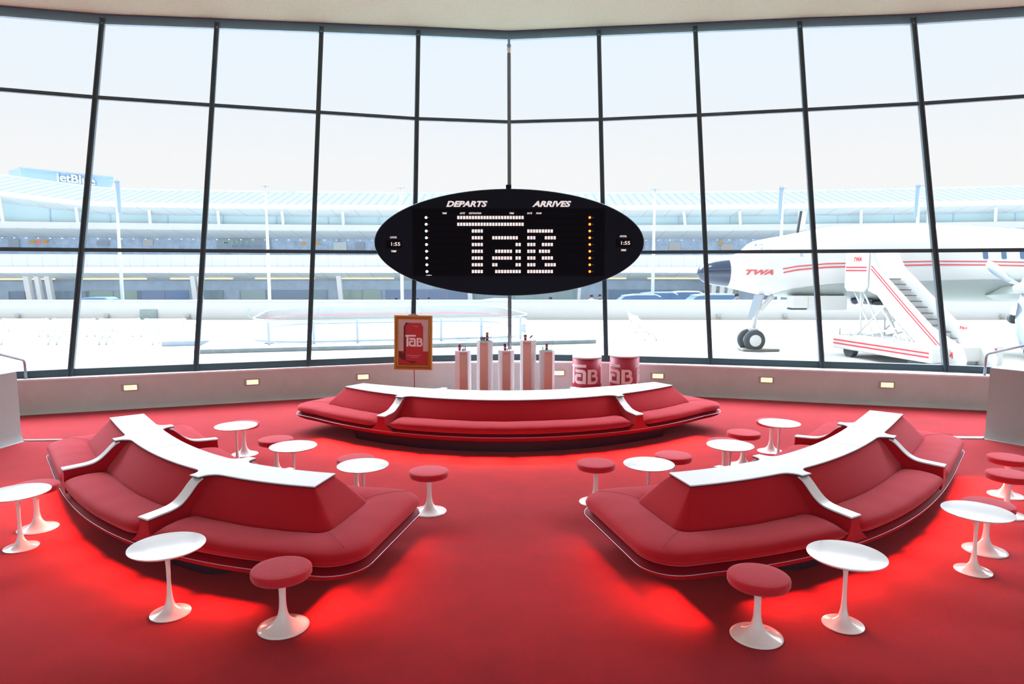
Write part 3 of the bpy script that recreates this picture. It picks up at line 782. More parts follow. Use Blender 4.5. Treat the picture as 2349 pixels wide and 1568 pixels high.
for r0, runs in enumerate(ROWS):
    v = 498.8+15.45*r0
    for a0, a1 in runs:
        m = MB()
        for c in range(a0, a1+1):
            x, z = bp(1051.5+6.69*c, v)
            for s in (-1, 1): m.box((x+s*.0, -.011, z+s*px*1.85), (px*5.0, .006, px*3.5))
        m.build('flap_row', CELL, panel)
    for u, mt, nm, u2, mt2 in ((977.5+.25*r0, GREENL, 'green_lamp', 983.5, DIMRED), (1352.8, ORANGEL, 'orange_lamp', 1360, DIMCYAN)):
        x, z = bp(u, v); m = MB(); m.tube([(x, -.014, z), (x, -.004, z)], px*2.9, 16); m.build(nm, mt, panel)
        x, z = bp(u2, v); m = MB(); m.tube([(x, -.012, z), (x, -.004, z)], px*1.5, 10); m.build('unlit_lamp', mt2, panel)
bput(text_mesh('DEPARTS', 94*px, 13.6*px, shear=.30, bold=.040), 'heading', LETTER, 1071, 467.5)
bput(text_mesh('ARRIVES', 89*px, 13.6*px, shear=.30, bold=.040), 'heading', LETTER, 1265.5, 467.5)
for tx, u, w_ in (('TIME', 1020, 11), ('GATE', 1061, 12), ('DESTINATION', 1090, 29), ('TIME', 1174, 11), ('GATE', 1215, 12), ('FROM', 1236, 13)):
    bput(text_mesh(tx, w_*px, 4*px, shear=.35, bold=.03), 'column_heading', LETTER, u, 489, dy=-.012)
m = MB(); 
for s in (-1, 1): m.box((bp(984+4*s, 631)[0], -.010, bp(984, 631)[1]), (px*5, .004, px*1.1))
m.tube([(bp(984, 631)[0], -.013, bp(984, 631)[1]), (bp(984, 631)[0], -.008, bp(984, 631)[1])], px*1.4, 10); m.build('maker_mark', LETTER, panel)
for u, v in ((903.5, 560), (1430.5, 557.5)):
    x, z = bp(u, v); m = MB(); m.box((x, -.002, z), (px*36, .012, px*19)); cl = m.build('clock_window', BLACK2, board)
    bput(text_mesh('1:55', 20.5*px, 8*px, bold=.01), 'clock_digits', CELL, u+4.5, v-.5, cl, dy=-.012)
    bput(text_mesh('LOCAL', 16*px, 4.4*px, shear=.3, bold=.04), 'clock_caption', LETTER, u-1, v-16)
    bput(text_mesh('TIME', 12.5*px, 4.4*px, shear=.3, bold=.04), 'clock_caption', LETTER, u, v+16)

# ------------------------------------------------------------------ display pedestals with little models
YP = 12.15
PEDS = [(1062, 802, 1.0, 8, 'lowest-left white display pedestal holding a tiny red can and purple figures'),
        (1112, 779.5, 1.0, -5, 'tall white display pedestal with a small silver camper and hatted red can'),
        (1161, 801, 1.0, 3, 'middle low white display pedestal with a black-hatted red can figure'),
        (1211.5, 778, 1.0, -9, 'tall white display pedestal with a red can and tiny folding chair'),
        (1254.5, 801, 1.0, 10, 'rightmost white display pedestal with a blue-capped red can on green turf')]
HR = 18.6*YP/1564
def hexa(r, z): return [Vector((r*cos(pi/3*i), r*sin(pi/3*i), z)) for i in range(6)]
def tiny_can(parent_loc, label, cap, capm):
    t = thing('tiny_can_figure', label, 'figurine', parent_loc, 0, 'little red cans on the white pedestals')
    m = MB(); m.lathe([(.001, 0), (.019, 0), (.023, .006), (.023, .085), (.018, .096), (.001, .096)], n=24); c = smooth_angle(m.build('can', CRIMSON, t), 40)
    put(text_mesh('TaB', .030, .020, .002, bold=.03), 'print', PRINTW, t, T3(0, -.0245, .05))
    m = MB()
    if cap == 'hat': m.lathe([(.001, .09), (.034, .092), (.034, .098), (.022, .103), (.020, .118), (.001, .120)], n=20)
    elif cap == 'basket': m.lathe([(.001, .094), (.02, .095), (.027, .12), (.020, .145), (.001, .146)], n=20)
    elif cap == 'band': m.lathe([(.001, .068), (.0245, .069), (.028, .076), (.0245, .083), (.001, .084)], n=20)
    else: m.lathe([(.001, .092), (.026, .094), (.026, .104), (.016, .118), (.001, .122)], n=20)
    smooth_angle(m.build('cap', capm, t), 40)
    m = MB()
    for s in (-1, 1): m.tube([(s*.022, 0, .06), (s*.036, -.004, .045), (s*.03, -.012, .03)], .0035, 6)
    m.build('arm', GREYM, t)
    return t
PURP = mat('violet_model', (.30, .12, .32), .5); TANM = mat('tan_model', (.45, .30, .18), .7); BLK = mat('black_model', (.02, .02, .02), .5); BLUEM = mat('blue_model', (.15, .22, .45), .5)
for i, (u, v, k, rz, lb) in enumerate(PEDS):
    p = aty(u, v+1.5, YP); hgt = p.z
    t = thing('display_pedestal', lb, 'pedestal', (p.x, YP, 0), radians(rz), 'white hexagonal pedestals by the window')
    m = MB(); m.loft([hexa(HR, 0), hexa(HR, hgt)]); m.build('body', PEDW, t)
    m = MB(); w_ = HR*1.0; ap = HR*cos(pi/6); m.box((0, -ap-.002, hgt/2-.01), (w_*.985, .004, hgt-.03)); m.build('front_tint', PEDP, t)
    m = MB(); m.box((0, -ap-.005, hgt-.055), (w_*.93, .004, .075)); pl = m.build('label_plate', PLATEM, t)
    m = MB(); m.box((-w_*.28, -ap-.0078, hgt-.040), (.018, .002, .011)); 
    for q in range(4): m.box((-w_*.13+q*.020, -ap-.0078, hgt-.042), (.015, .002, .005))
    m.box((0.0, -ap-.0078, hgt-.056), (.085, .002, .003)); m.build('label_print', REDP, pl)
    # acrylic case
    ca = thing('acrylic_case', 'clear acrylic display case on the %s pedestal from the left' % ['first', 'second', 'third', 'fourth', 'fifth'][i], 'case', (p.x, YP, hgt+.001), radians(rz), 'clear cases on the white pedestals')
    m = MB(); r2 = HR*.86; hc = .27
    for j in range(6):
        a, b_ = hexa(r2, 0)[j], hexa(r2, 0)[(j+1) % 6]; m.bar(a+Vector((0, 0, hc/2)), b_+Vector((0, 0, hc/2)), .004, hc)
    m.build('case_wall', ACRYL, ca)
    m = MB(); m.loft([hexa(r2, hc), hexa(r2, hc+.005)]); m.build('case_lid', ACRYL, ca)
    zt = hgt+.002
    if i in (1, 4):
        m = MB(); m.lathe([(.001, 0), (HR*.72, 0), (HR*.72, .006), (.001, .007)], (0, 0, 0), 32); o = m.build('turf_disc', GREENF, None); o.location = (p.x, YP, zt); set_props(o, 'little round green turf disc under the %s' % ('silver camper model' if i == 1 else 'blue-capped can on the last pedestal'), 'disc'); zt += .0075
    if i == 0:
        tiny_can((p.x-.058, YP-.02, zt), 'tiny red can with yellow detail at the left of the first pedestal', 'x', REDP)
        for q, (dx, h, mt) in enumerate(((-.005, .05, BLK), (.02, .06, PURP), (.045, .08, PURP))):
            f = thing('tiny_model_figure', ['tiny black figure beside the first red can', 'tiny violet figure between black and taller violet ones', 'tallest tiny violet figure on the first pedestal'][q], 'figurine', (p.x+dx, YP-.03, zt), 0, 'tiny figures on the first pedestal')
            m = MB(); m.lathe([(.001, 0), (.011, 0), (.012, h*.3), (.007, h*.55), (.009, h*.7), (.004, h*.78), (.001, h*.78)], n=12); m.build('body', mt, f, True)
            m = MB(); m.lathe([(.001, h*.77), (.007, h*.84), (.007, h*.93), (.001, h)], n=12); m.build('head', BLK if q else PURP, f, True)
    if i == 1:
        tiny_can((p.x+.045, YP-.03, zt), 'tiny red can with a woven hat on the second pedestal', 'basket', TANM)
        f = thing('camper_model', 'tiny silver rounded camper model on green turf', 'model', (p.x-.035, YP-.02, zt))
        m = MB(); m.loft([[Vector((x, r*cos(a)*.6, .035+r*sin(a))) for a in [2*pi*j/14 for j in range(14)]] for x, r in ((-.052, .008), (-.045, .022), (-.025, .029), (.025, .029), (.045, .024), (.052, .010))]); m.build('body', GREYM, f, True)
        for s in (-1, 1): m = MB(); m.tube([(s*.022, -.02, .010), (s*.022, -.008, .010)], .0095, 14); m.build('wheel', BLK, f)
        m = MB(); m.box((0, -.019, .042), (.05, .003, .014)); m.build('window', BLUEM, f)
    if i == 2:
        tiny_can((p.x-.018, YP-.03, zt), 'tiny red can with a black hat on the middle pedestal', 'hat', BLK)
        f = thing('luggage_model', 'tiny tan suitcase model beside the black-hatted can', 'model', (p.x+.022, YP-.03, zt)); m = MB(); m.box((0, 0, .014), (.028, .012, .026), bev=.003); m.build('case', TANM, f); m = MB(); m.tube([(-.007, 0, .027), (-.007, 0, .034), (.007, 0, .034), (.007, 0, .027)], .0015, 6); m.build('handle', BLK, f)
        f = thing('surfboard_model', 'tiny pale slanted board model at the right of the middle pedestal', 'model', (p.x+.06, YP-.03, zt)); m = MB(); m.loft([[Vector((x*.2+w2*cos(a), .003*sin(a), x)) for a in [2*pi*j/10 for j in range(10)]] for x, w2 in ((0, .003), (.03, .010), (.06, .010), (.10, .002))]); m.build('board', PRINTW, f, True); m = MB(); m.box((0, 0, .012), (.014, .010, .024), bev=.002); m.build('foot', REDP, f)
    if i == 3:
        tiny_can((p.x-.05, YP-.03, zt), 'tiny red can with a dark sash on the fourth pedestal', 'band', BLK)
        f = thing('deck_chair_model', 'tiny folding deck chair model beside the sashed can', 'model', (p.x+.05, YP-.02, zt)); 
        for s in (-1, 1):
            m = MB(); m.tube([(-.035, s*.014, .0), (.03, s*.014, .085)], .0025, 6); m.tube([(.03, s*.014, 0), (-.03, s*.014, .05)], .0025, 6); m.build('frame', BLK, f)
        m = MB(); m.bar((-.02, 0, .040), (.03, 0, .084), .004, .026); m.build('seat', GREYM, f)
    if i == 4:
        tiny_can((p.x-.005, YP-.03, zt), 'tiny red can with a blue-grey cap on the last pedestal', 'cap', BLUEM)
        f = thing('tree_model', 'tiny dark green conifer model on the last pedestal', 'model', (p.x-.075, YP-.02, zt)); m = MB(); m.lathe([(.001, .015), (.011, .016), (.006, .045), (.008, .046), (.001, .085)], n=12); m.build('foliage', mat('dark_conifer', (.03, .12, .06), .8), f); m = MB(); m.tube([(0, 0, 0), (0, 0, .02)], .003, 8); m.build('trunk', TANM, f)
        f = thing('flag_model', 'tiny pink pennant model at the right of the last pedestal', 'model', (p.x+.072, YP-.02, zt)); m = MB(); m.tube([(0, 0, 0), (0, 0, .06)], .0018, 8); m.build('pole', BLK, f); m = MB(); m.loft([[Vector((0, -.002, .062)), Vector((0, .002, .062)), Vector((0, .002, .035)), Vector((0, -.002, .035))], [Vector((.014, -.001, .049)), Vector((.014, .001, .049)), Vector((.014, .001, .047)), Vector((.014, -.001, .047))]]); m.build('flag', CRIMSON, f)

# ------------------------------------------------------------------ the two printed drums
for i, (u, vt, hw, sh, lb) in enumerate(((1346.6, 815.5, 33.6, 0, 'red printed drum with white lid, the left one of the two by the window'), (1433, 812.8, 33.8, -17.6, 'red printed drum with white lid, the right one of the two by the window'))):
    YD = 12.75; p = aty(u, vt, YD); R = hw*YD/1564; H_ = p.z
    t = thing('printed_drum', lb, 'drum', (p.x, YD, 0), 0, 'two printed drums')
    m = MB(); m.lathe([(.001, 0), (R*.99, 0), (R, .008), (R, H_-.03)], n=64); m.lathe([(.001, .0), (R*.99, 0)], n=64) if False else None; m.build('side_wall', CRIMSON, t, True)
    m = MB(); m.lathe([(.001, H_-.031), (R+.002, H_-.031), (R+.003, H_-.018), (R+.001, H_-.006), (R-.012, H_), (R-.03, H_-.008), (.001, H_-.008)], n=64); lid = smooth_angle(m.build('lid', OWHITE, t), 40)
    m = MB(); m.box((0, 0, H_-.004), (R*.9, .012, .008)); m.build('lid_pull', LEDGE, lid)
    def wrap(a0, y0, sc, dx=0):
        def f(x, y, tt):
            a = radians(a0+x*.362); r = R+.0022-tt; return Vector((r*sin(a), -r*cos(a), y0+y*sc))
        return f
    zlo, zhi = aty(u, 881.5, YD-R).z, aty(u, 836.5, YD-R).z; sc = (zhi-zlo)/241
    for a0 in (-88+sh, 54+sh):
        for nm, lg in (('letter_t', LG_T), ('letter_a', LG_A), ('letter_b', LG_B)):
            P_, F_ = poly_faces(lg); P_, F_ = slice_faces(P_, F_, [12*k for k in range(1, 31)])
            put(extr(P_, F_, .002), nm, PRINTW, t, None, wrap(a0, zlo, sc))
        P_, F_ = poly_faces([arc(368, 8, 7, 0, 345, 10)]); put(extr(P_, F_, .002), 'registered_mark', PLATEM, t, None, wrap(a0, zlo, sc))

# ------------------------------------------------------------------ framed can picture on a stand
YQ = 12.45; pc_ = aty(948.5, 785, YQ); q1 = YQ/1564*1.0
fw, fh = 88.5*q1, 126*q1
t = thing('framed_poster', 'gilt framed picture of a red soda can on a thin stand', 'picture', (pc_.x, YQ, 0), radians(-2))
RL_ = Matrix.Translation((0, 0, pc_.z)) @ Matrix.Rotation(radians(1.0), 4, 'Y')
def pt(V): return [RL_ @ Vector(v) for v in V]
def fbox(mb, x0, x1, z0, z1, y0, y1): mb.loft([[Vector((x0, y0, z0)), Vector((x1, y0, z0)), Vector((x1, y0, z1)), Vector((x0, y0, z1))], [Vector((x0, y1, z0)), Vector((x1, y1, z0)), Vector((x1, y1, z1)), Vector((x0, y1, z1))]])
m = MB(); prof = [(0, .0), (0, -.030), (.012, -.045), (.030, -.045), (.040, -.030), (.055, -.034), (.066, -.022), (.078, -.020), (.080, .0)]
rings = []
for sx, sz in ((-1, -1), (1, -1), (1, 1), (-1, 1)):
    rings.append([Vector((sx*(fw/2-a), y, sz*(fh/2-a))) for a, y in prof])
m.loft(rings, True, False, True); m.V = pt(m.V); m.build('gilt_frame', GOLD, t)
m = MB(); fbox(m, -fw/2+.005, fw/2-.005, -fh/2+.005, fh/2-.005, -.002, .012); m.V = pt(m.V); m.build('backing', WOODR, t)
PBG = mat('poster_pale_ground', (.62, .50, .48), .7, bump=.6, bscale=120); PTB = mat('poster_red_table', (.42, .03, .03), .7, bump=.4, bscale=150); PCAN = mat('poster_can_red', (.46, .018, .03), .6); PDK = mat('poster_dark_red', (.10, .006, .012), .6); PHL = mat('poster_rosy_light', (.72, .22, .24), .6)
iw, ih = fw/2-.078, fh/2-.078
pic = MB(); fbox(pic, -iw, iw, -ih*.38, ih, -.010, -.002); pic.V = pt(pic.V); pic_o = pic.build('picture_ground', PBG, t)
m = MB(); fbox(m, -iw, iw, -ih, -ih*.38, -.010, -.002); m.V = pt(m.V); m.build('picture_table', PTB, pic_o)
def flat(loops, nm, mt, y): 
    P_, F_ = poly_faces(loops); V_, F2 = extr(P_, F_, .0008); return mesh_obj(nm, [RL_ @ Vector((x, y+tt, z)) for x, z, tt in V_], F2, mt, pic_o)
cw = iw*.655; ct, cb_ = ih*.86, -ih*.84
flat([[(-iw*.98, cb_+.20), (-cw*.9, cb_+.13), (-cw*.9, cb_+.03), (cw*.5, cb_+.0), (-cw*.1, cb_-.03), (-iw*.85, cb_+.05), (-iw*.98, cb_+.10)]], 'picture_shadow', PDK, -.0112)
can = [(-cw*.80, ct), (cw*.80, ct), (cw*.82, ct-.02), (cw, ct-.075)]+[(cw, cb_+.08), (cw*.86, cb_+.025)]+arc(0, cb_+.03, cw*.86, 0, -180, 12)[1:-1]+[(-cw*.86, cb_+.025), (-cw, cb_+.08), (-cw, ct-.075), (-cw*.82, ct-.02)]
can = [(x, z if z > cb_-.02 else cb_+.03+(z-cb_-.03)*.12) for x, z in can]
flat([can], 'picture_can', PCAN, -.0118)
flat([[(-cw*.80, ct), (-cw*.45, ct), (-cw*.50, ct-.012), (-cw*.68, ct-.03), (-cw*.80, ct-.085), (-cw*.80, cb_+.07), (-cw*.72, cb_+.018), (-cw*.86, cb_+.025), (-cw, cb_+.08), (-cw, ct-.075), (-cw*.82, ct-.02)]], 'picture_can_shade', PDK, -.0124)
flat([[(-cw*.45, ct+.004), (cw*.72, ct+.004), (cw*.72, ct-.006), (-cw*.45, ct-.006)]], 'picture_can_rim', PHL, -.0126)
flat([[(-cw*.2, ct-.058), (cw*.5, ct-.060), (cw*.45, ct-.072), (cw*.1, ct-.066)]], 'picture_highlight', PHL, -.0124)
lgw = cw*1.80
for lg in (LG_T, LG_A, LG_B):
    flat([[(-lgw*.47+x/360*lgw, -ih*.18+y/360*lgw) for x, y in l] for l in lg], 'picture_letter', PRINTW, -.0130)
for tx, w_, z_, h_ in (('product of The COCA-COLA Company', cw*1.45, cb_+.115, .014), ('12 FL OZ (355 mL)', cw*.85, cb_+.085, .012)):
    V_, F2 = text_mesh(tx, w_, h_, .0006, shear=.2, bold=.01); mesh_obj('picture_caption', [RL_ @ Vector((x+.01, -.0130+tt, z_+y)) for x, y, tt in V_], F2, PRINTW, pic_o)
m = MB(); m.tube([(0, .03, .012), (0, .03, pc_.z+fh/2-.02)], .009, 10); m.tube([(0, .03, pc_.z+fh/2-.02), (0, .03, pc_.z+fh/2+.02)], .014, 10); m.build('stand_pole', mat('bronze_pole', (.30, .17, .12), .4, metal=.6), t, True)
m = MB(); m.lathe([(.001, 0), (.17, 0), (.17, .008), (.02, .016), (.001, .016)], (0, .03, 0), 36); m.build('stand_foot', mat('bronze_foot', (.30, .17, .12), .4, metal=.6), t)
m = MB(); m.box((0, -.0, pc_.z+fh/2+.006), (.17, .03, .012), bev=.003); m.build('top_clip', WOODR, t)

# ------------------------------------------------------------------ recessed wall lamps in the parapet
def wall_hit(u, v):
    r = ray(u, v); best = None
    for a, c in zip(WB[:-1], WB[1:]):
        ax, ay = a; dx, dy = c[0]-ax, c[1]-ay; den = r.x*dy-r.y*dx
        if abs(den) < 1e-9: continue
        t_ = (ax*dy-ay*dx)/den; s_ = (ax*r.y-ay*r.x)/den
        if t_ > 0 and -.001 <= s_ <= 1.001: return Vector((r.x*t_, r.y*t_, EYE+r.z*t_)), atan2(dy, dx)
for i, (u, v, lb) in enumerate(((298, 888.5, 'leftmost glowing recessed lamp in the low grey wall'), (578, 876, 'glowing recessed wall lamp second from the left'), (832, 864, 'glowing recessed wall lamp left of the gilt framed picture'),
                   (1281, 855, 'glowing recessed lamp between the last pedestal and the left drum'), (1508, 862, 'glowing recessed wall lamp right of the two drums'), (1757.5, 871, 'glowing recessed wall lamp second from the right'), (2034, 882.5, 'rightmost glowing recessed lamp in the low grey wall'))):
    p, a = wall_hit(u, v); t = thing('wall_lamp', lb, 'lamp', p, a, 'recessed lamps in the low wall')
    m = MB()
    for x, z, w_, h_ in ((-.125, 0, .02, .12), (.125, 0, .02, .12), (0, .052, .23, .016), (0, -.052, .23, .016)): m.box((x, -.004, z), (w_, .016, h_))
    m.build('surround', LAMPH, t)
    m = MB(); m.box((.01, .0, 0), (.20, .006, .084)); m.build('lens', WARM, t)
    m = MB()
    for q in range(3): m.box((.01, -.006, -.022+.022*q), (.20, .006, .003))
    m.build('louvre', LAMPH, t)

# ------------------------------------------------------------------ handrails at both ends
def rail(name, lb, foot, bend, far, dy):
    p0 = atz(foot[0], foot[1], ZL+.002); zt = aty(bend[0], bend[1], p0.y).z
    p2 = aty(far[0], far[1], p0.y+dy); d = (p2-Vector((p0.x, p0.y, zt)))
    p3 = p0+Vector((0, 0, zt-p0.z))
    t = thing(name, lb, 'handrail', p0); q = lambda p: p-p0
    pts = [p0, p3-Vector((0, 0, .10))]
    dn = d.normalized()
    for k in range(1, 6):
        f = k/6; a = p3-Vector((0, 0, .10)); b_ = p3; c = p3+dn*.10; pts.append(a*(1-f)**2+b_*2*f*(1-f)+c*f*f)
    pts += [p3+dn*.10, p3+d*1.0, p3+d*2.2]
    m = MB(); m.tube([q(p) for p in pts], .021, 14); m.build('rail_tube', STEEL, t, True)
    m = MB(); m.lathe([(.001, 0), (.04, 0), (.04, .006), (.024, .010), (.001, .010)], n=20); m.build('foot_flange', STEEL, t)
    return t
rail('handrail', 'bent grey metal handrail standing on the sill at the left edge', (59.5, 868.5), (52, 826), (0, 812), -1.0)
rail('handrail', 'bent grey metal handrail standing on the sill at the right edge', (2258.5, 860.5), (2266, 812), (2349, 792), -1.0)
# ------------------------------------------------------------------ outside: apron, low wall, rink, benches
GZ = -.85
m = MB(); m.box((0, 14.4+31.2/2+.0, GZ-.1), (150, 31.4, .2)); struct(m.build('floor_apron', OCONC))
m = MB(); m.box((0, 45.6+60, -2.3), (260, 120, .2)); struct(m.build('floor_roadway', TAR))
zw = aty(1174, 690, 45).z
m = MB(); m.box((0, 45.2, (GZ+zw)/2), (120, .3, zw-GZ)); m.box((0, 45.2, zw+.03), (120, .42, .06)); struct(m.build('wall_plaza', OWHITE))
p0 = aty(321, 710, 45.03); p1 = aty(362, 735, 45.03)
m = MB(); m.box(((p0.x+p1.x)/2, 45.0, (p0.z+p1.z)/2), (p1.x-p0.x, .06, p0.z-p1.z)); m.box(((p0.x+p1.x)/2, 44.965, (p0.z+p1.z)/2), ((p1.x-p0.x)*.94, .02, (p0.z-p1.z)*.9)); set_props(m.build('wall_plaque', mat('grey_green_plaque', (.30, .38, .38), .5, var=.1, vscale=3)), 'grey green rectangular plaque on the long white plaza wall', 'plaque')
for i, u in enumerate((42, 246, 432, 1648, 1800, 2298)):
    p = aty(u, 727, 45.0); t = thing('wall_lantern', ['small wall lantern above the leftmost benches', 'small wall lantern left of the grey plaque, third bench gap', 'small wall lantern right of the grey plaque', 'small wall lantern left of the aircraft nose wheel', 'small wall lantern under the aircraft belly', 'small pale blue wall lantern at far right behind the aircraft'][i], 'lamp', (p.x, 45.0, p.z), 0, 'lanterns on the plaza wall')
    m = MB(); m.box((0, -.08, .1), (.28, .16, .22), bev=.03); m.build('housing', TPANEL, t); m = MB(); m.box((0, -.07, -.04), (.24, .13, .05)); m.build('lens', AMBER, t)

def make_bench(Lb=2.0):
    t = thing('slatted_bench', '', 'bench')
    for k in range(4): m = MB(); m.box((0, -.05-.11*k, .43), (Lb, .085, .035), bev=.008); m.build('seat_slat', OWHITE, t)
    for k in range(3): m = MB(); m.box((0, .06+.035*k, .55+.13*k), (Lb, .03, .085), bev=.008); m.build('back_slat', OWHITE, t)
    for sx in (-1, 1):
        x = sx*(Lb/2-.12); m = MB()
        m.tube([(x, -.44, 0), (x, -.40, .12), (x, -.30, .25), (x, -.15, .33), (x, .0, .36), (x, .06, .46), (x, .16, .88)], [.035, .03, .028, .035, .035, .03, .022], 8)
        m.tube([(x, .12, 0), (x, .09, .12), (x, .02, .25), (x, -.1, .33)], [.035, .03, .03, .03], 8)
        m.tube([(x, -.42, .41), (x, -.44, .56), (x, -.36, .62), (x, -.1, .63), (x, .08, .60)], .022, 8)
        m.build('cast_leg', OWHITE, t, True)
    return t
bproto = make_bench()
blist = []
for k, (u0, u1) in enumerate(((-5, 118), (123, 234), (236, 357))): blist.append((u0, u1, 790.5, 'front row'))
for k, (u0, u1) in enumerate(((-15, 96), (104, 205), (212, 310), (318, 416))): blist.append((u0, u1, 772, 'back row'))
ordn = ['leftmost bench of the front row', 'middle bench of the front row', 'rightmost bench of the front row', 'leftmost bench of the back row', 'second bench from the left, back row', 'third bench from the left, back row', 'rightmost bench of the back row']
for k, (u0, u1, v, row) in enumerate(blist):
    a, c = atz(u0, v, GZ), atz(u1, v, GZ); o = bproto if k == 0 else copy_tree(bproto)
    o.location = ((a.x+c.x)/2, a.y+.45, GZ); o.scale = ((c.x-a.x)/2.0, 1, 1); o['label'] = 'white slatted plaza bench, '+ordn[k]; o['group'] = 'white slatted benches on the plaza'
a, c = atz(1437, 748, GZ), atz(1476, 782, GZ)
for k in range(2):
    o = copy_tree(bproto); f = .25+.5*k; p = a.lerp(c, f); o.location = (p.x+.2, p.y, GZ); o.rotation_euler.z = atan2(c.y-a.y, c.x-a.x)+pi; o.rotation_euler.z += pi if k > 5 else 0
    o.scale = ((c-a).length/2/2.0*.98, 1, 1); o['label'] = ['white slatted bench seen end-on right of the rink, farther half', 'white slatted bench seen end-on right of the rink, nearer half'][k]; o['group'] = 'white slatted benches on the plaza'
# rink
g0, g1 = atz(457, 811, GZ), atz(1365, 787, GZ)
th_ = atan2(g1.y-g0.y, g1.x-g0.x); ex = Vector((cos(th_), sin(th_), 0)); ey = Vector((-sin(th_), cos(th_), 0)); RLn = (g1-g0).length
rk = thing('rink_platform', 'low pale platform carrying the rink, grey front kerb', 'platform', (g0.x, g0.y, GZ), th_)
hp = .17
gl = atz(373, 785, GZ)-g0; 
m = MB(); m.box((RLn/2-.1, 7.0, hp/2+.001), (RLn+.2, 13.9, hp)); m.build('deck', OCONC, rk)
m = MB(); m.box((RLn/2, .01, hp/2), (RLn, .10, hp-.01)); m.box((RLn+.02, 3.0, hp/2), (.06, 6, hp-.01)); m.build('kerb', OGREY, rk)
m = MB(); m.box((-1.15, 4.6, hp/2+.02), (1.9, 3.0, hp+.05)); m.build('side_ramp', TPANEL, rk)
x0_, x1_ = 1.6, RLn-2.3; y0_, y1_ = 1.0, 11.0; rr_ = 2.6
def rpt(k, z=0):
    pts = []
    for cx_, cy_, a0 in ((x1_-rr_, y0_+rr_, -90), (x1_-rr_, y1_-rr_, 0), (x0_+rr_, y1_-rr_, 90), (x0_+rr_, y0_+rr_, 180)):
        for i in range(11): a = radians(a0+90*i/10); pts.append(Vector((cx_+(rr_+k)*cos(a), cy_+(rr_+k)*sin(a), z)))
    return pts
rnk = thing('skating_rink', 'large oval skating rink with clear boards, blue rail and pale checkered floor', 'rink', (g0.x, g0.y, GZ+hp+.002), th_)
m = MB(); P_ = [(p.x, p.y) for p in rpt(-.05)]; m.prism(P_, 0, .03); m.build('rink_floor', OWHITE, rnk)
m = MB(); nx, ny = 22, 14
for i in range(nx):
    for j in range(ny):
        if (i+j) % 2: continue
        w_, h_ = (x1_-x0_-1.2)/nx, (y1_-y0_-1.2)/ny; cx_, cy_ = x0_+.6+w_*(i+.5), y0_+.6+h_*(j+.5)
        m.box((cx_, cy_, .031), (w_, h_, .003))
m.build('floor_checks', TPANEL, rnk)
HB = .98
m = MB(); A_, B_ = rpt(0, .04), rpt(-.03, .04)
m.loft([[A_[i], B_[i], B_[i]+Vector((0, 0, HB-.06)), A_[i]+Vector((0, 0, HB-.06))] for i in range(len(A_))], True, False, True); m.build('clear_boards', PLEXI, rnk)
m = MB(); m.tube(rpt(0, HB), .028, 6, loop=True); m.build('top_rail', mat('pale_blue_rail', (.38, .60, .82), .4), rnk, True)
m = MB(); 
for dz in (.0, .05): m.tube(rpt(.02, .55+dz), .010, 4, loop=True)
m.build('red_line', PRED, rnk)
m = MB(); m.tube(rpt(.03, .10), .05, 6, loop=True); m.build('kick_board', TPANEL, rnk)
for i in range(7):
    x = x0_+.9+(x1_-x0_-1.8)*i/6
    m = MB(); m.box((x, y0_-.03, HB/2), (.10, .08, HB)); m.build('board_post', TPANEL, rnk)
for u in (823*1.0, 1045*1.0, 657):
    p = aty(u, 719, 36)
    cxl = (Vector((p.x, 0, 0))-Vector((g0.x, 0, 0))).dot(ex)+.4
    m = MB(); 
    for a0 in (-60, 120):
        m.tube([Vector((cxl+.42*cos(radians(a0+15*k)), y1_+.06, .70+.30*sin(radians(a0+15*k)))) for k in range(9)], .022, 6)
    m.build('board_emblem', BLUEP, rnk)
# ------------------------------------------------------------------ terminal building
def fy(X): return 84-.0022*X*X if X > -50 else 84-.0022*X*X
XS = [-92+4*i for i in range(47)]
def tz(v, d=0): return aty(1174, v, 84-d).z
def lift(X): return 0.0 if X > -47 else ((-47-X)/22.0)**1.15*2.9       # the roof swoops up to the left
def run(profile, mat_, name, parent, x0=-92, x1=92, lifted=()):
    xs_ = [x for x in XS if x0 <= x <= x1]; rings = []
    for X in xs_:
        tg = -.0044*X; n_ = Vector((tg, -1, 0)).normalized()
        rings.append([Vector((X, fy(X), 0))+n_*d+Vector((0, 0, z+(lift(X) if i in lifted else 0))) for i, (d, z) in enumerate(profile)])
    m = MB(); m.loft(rings); return smooth_angle(m.build(name, mat_, parent), 30)
term = thing('terminal_building', 'long pale blue airport terminal with ribbed roof and aqua glazing', 'building', (0, 84, -2.2))
TO = Vector((0, 84, -2.2))
def run2(profile, mat_, name, x0=-92, x1=92, lifted=(), parent=None):
    xs_ = [x for x in XS if x0 <= x <= x1]; rings = []
    for X in xs_:
        n_ = Vector((-.0044*X, -1, 0)).normalized()
        rings.append([Vector((X, fy(X), 0))+n_*d+Vector((0, 0, z+(lift(X) if i in lifted else 0)))-TO for i, (d, z) in enumerate(profile)])
    m = MB(); m.loft(rings); return m.build(name, mat_, parent or term)
zr_, zf, zf2, zs1, zg, zb_, zs2 = tz(450, -4), tz(474, 3.5), tz(481, 3.5), tz(496, .6), tz(518.5, .4), tz(529, 1.4), tz(545, -2)
run2([(-4, zr_), (-3.4, zr_+.2), (3.6, zf+.05), (3.6, zf-.2), (-4, zr_-.6)][::-1], TROOF, 'roof', lifted=(0, 1, 2, 3, 4))
run2([(-4.1, zr_+.15), (-3.9, zr_+.42), (-3.5, zr_+.42), (-3.3, zr_+.15)], TDARK, 'roof_ridge', lifted=(0, 1, 2, 3))
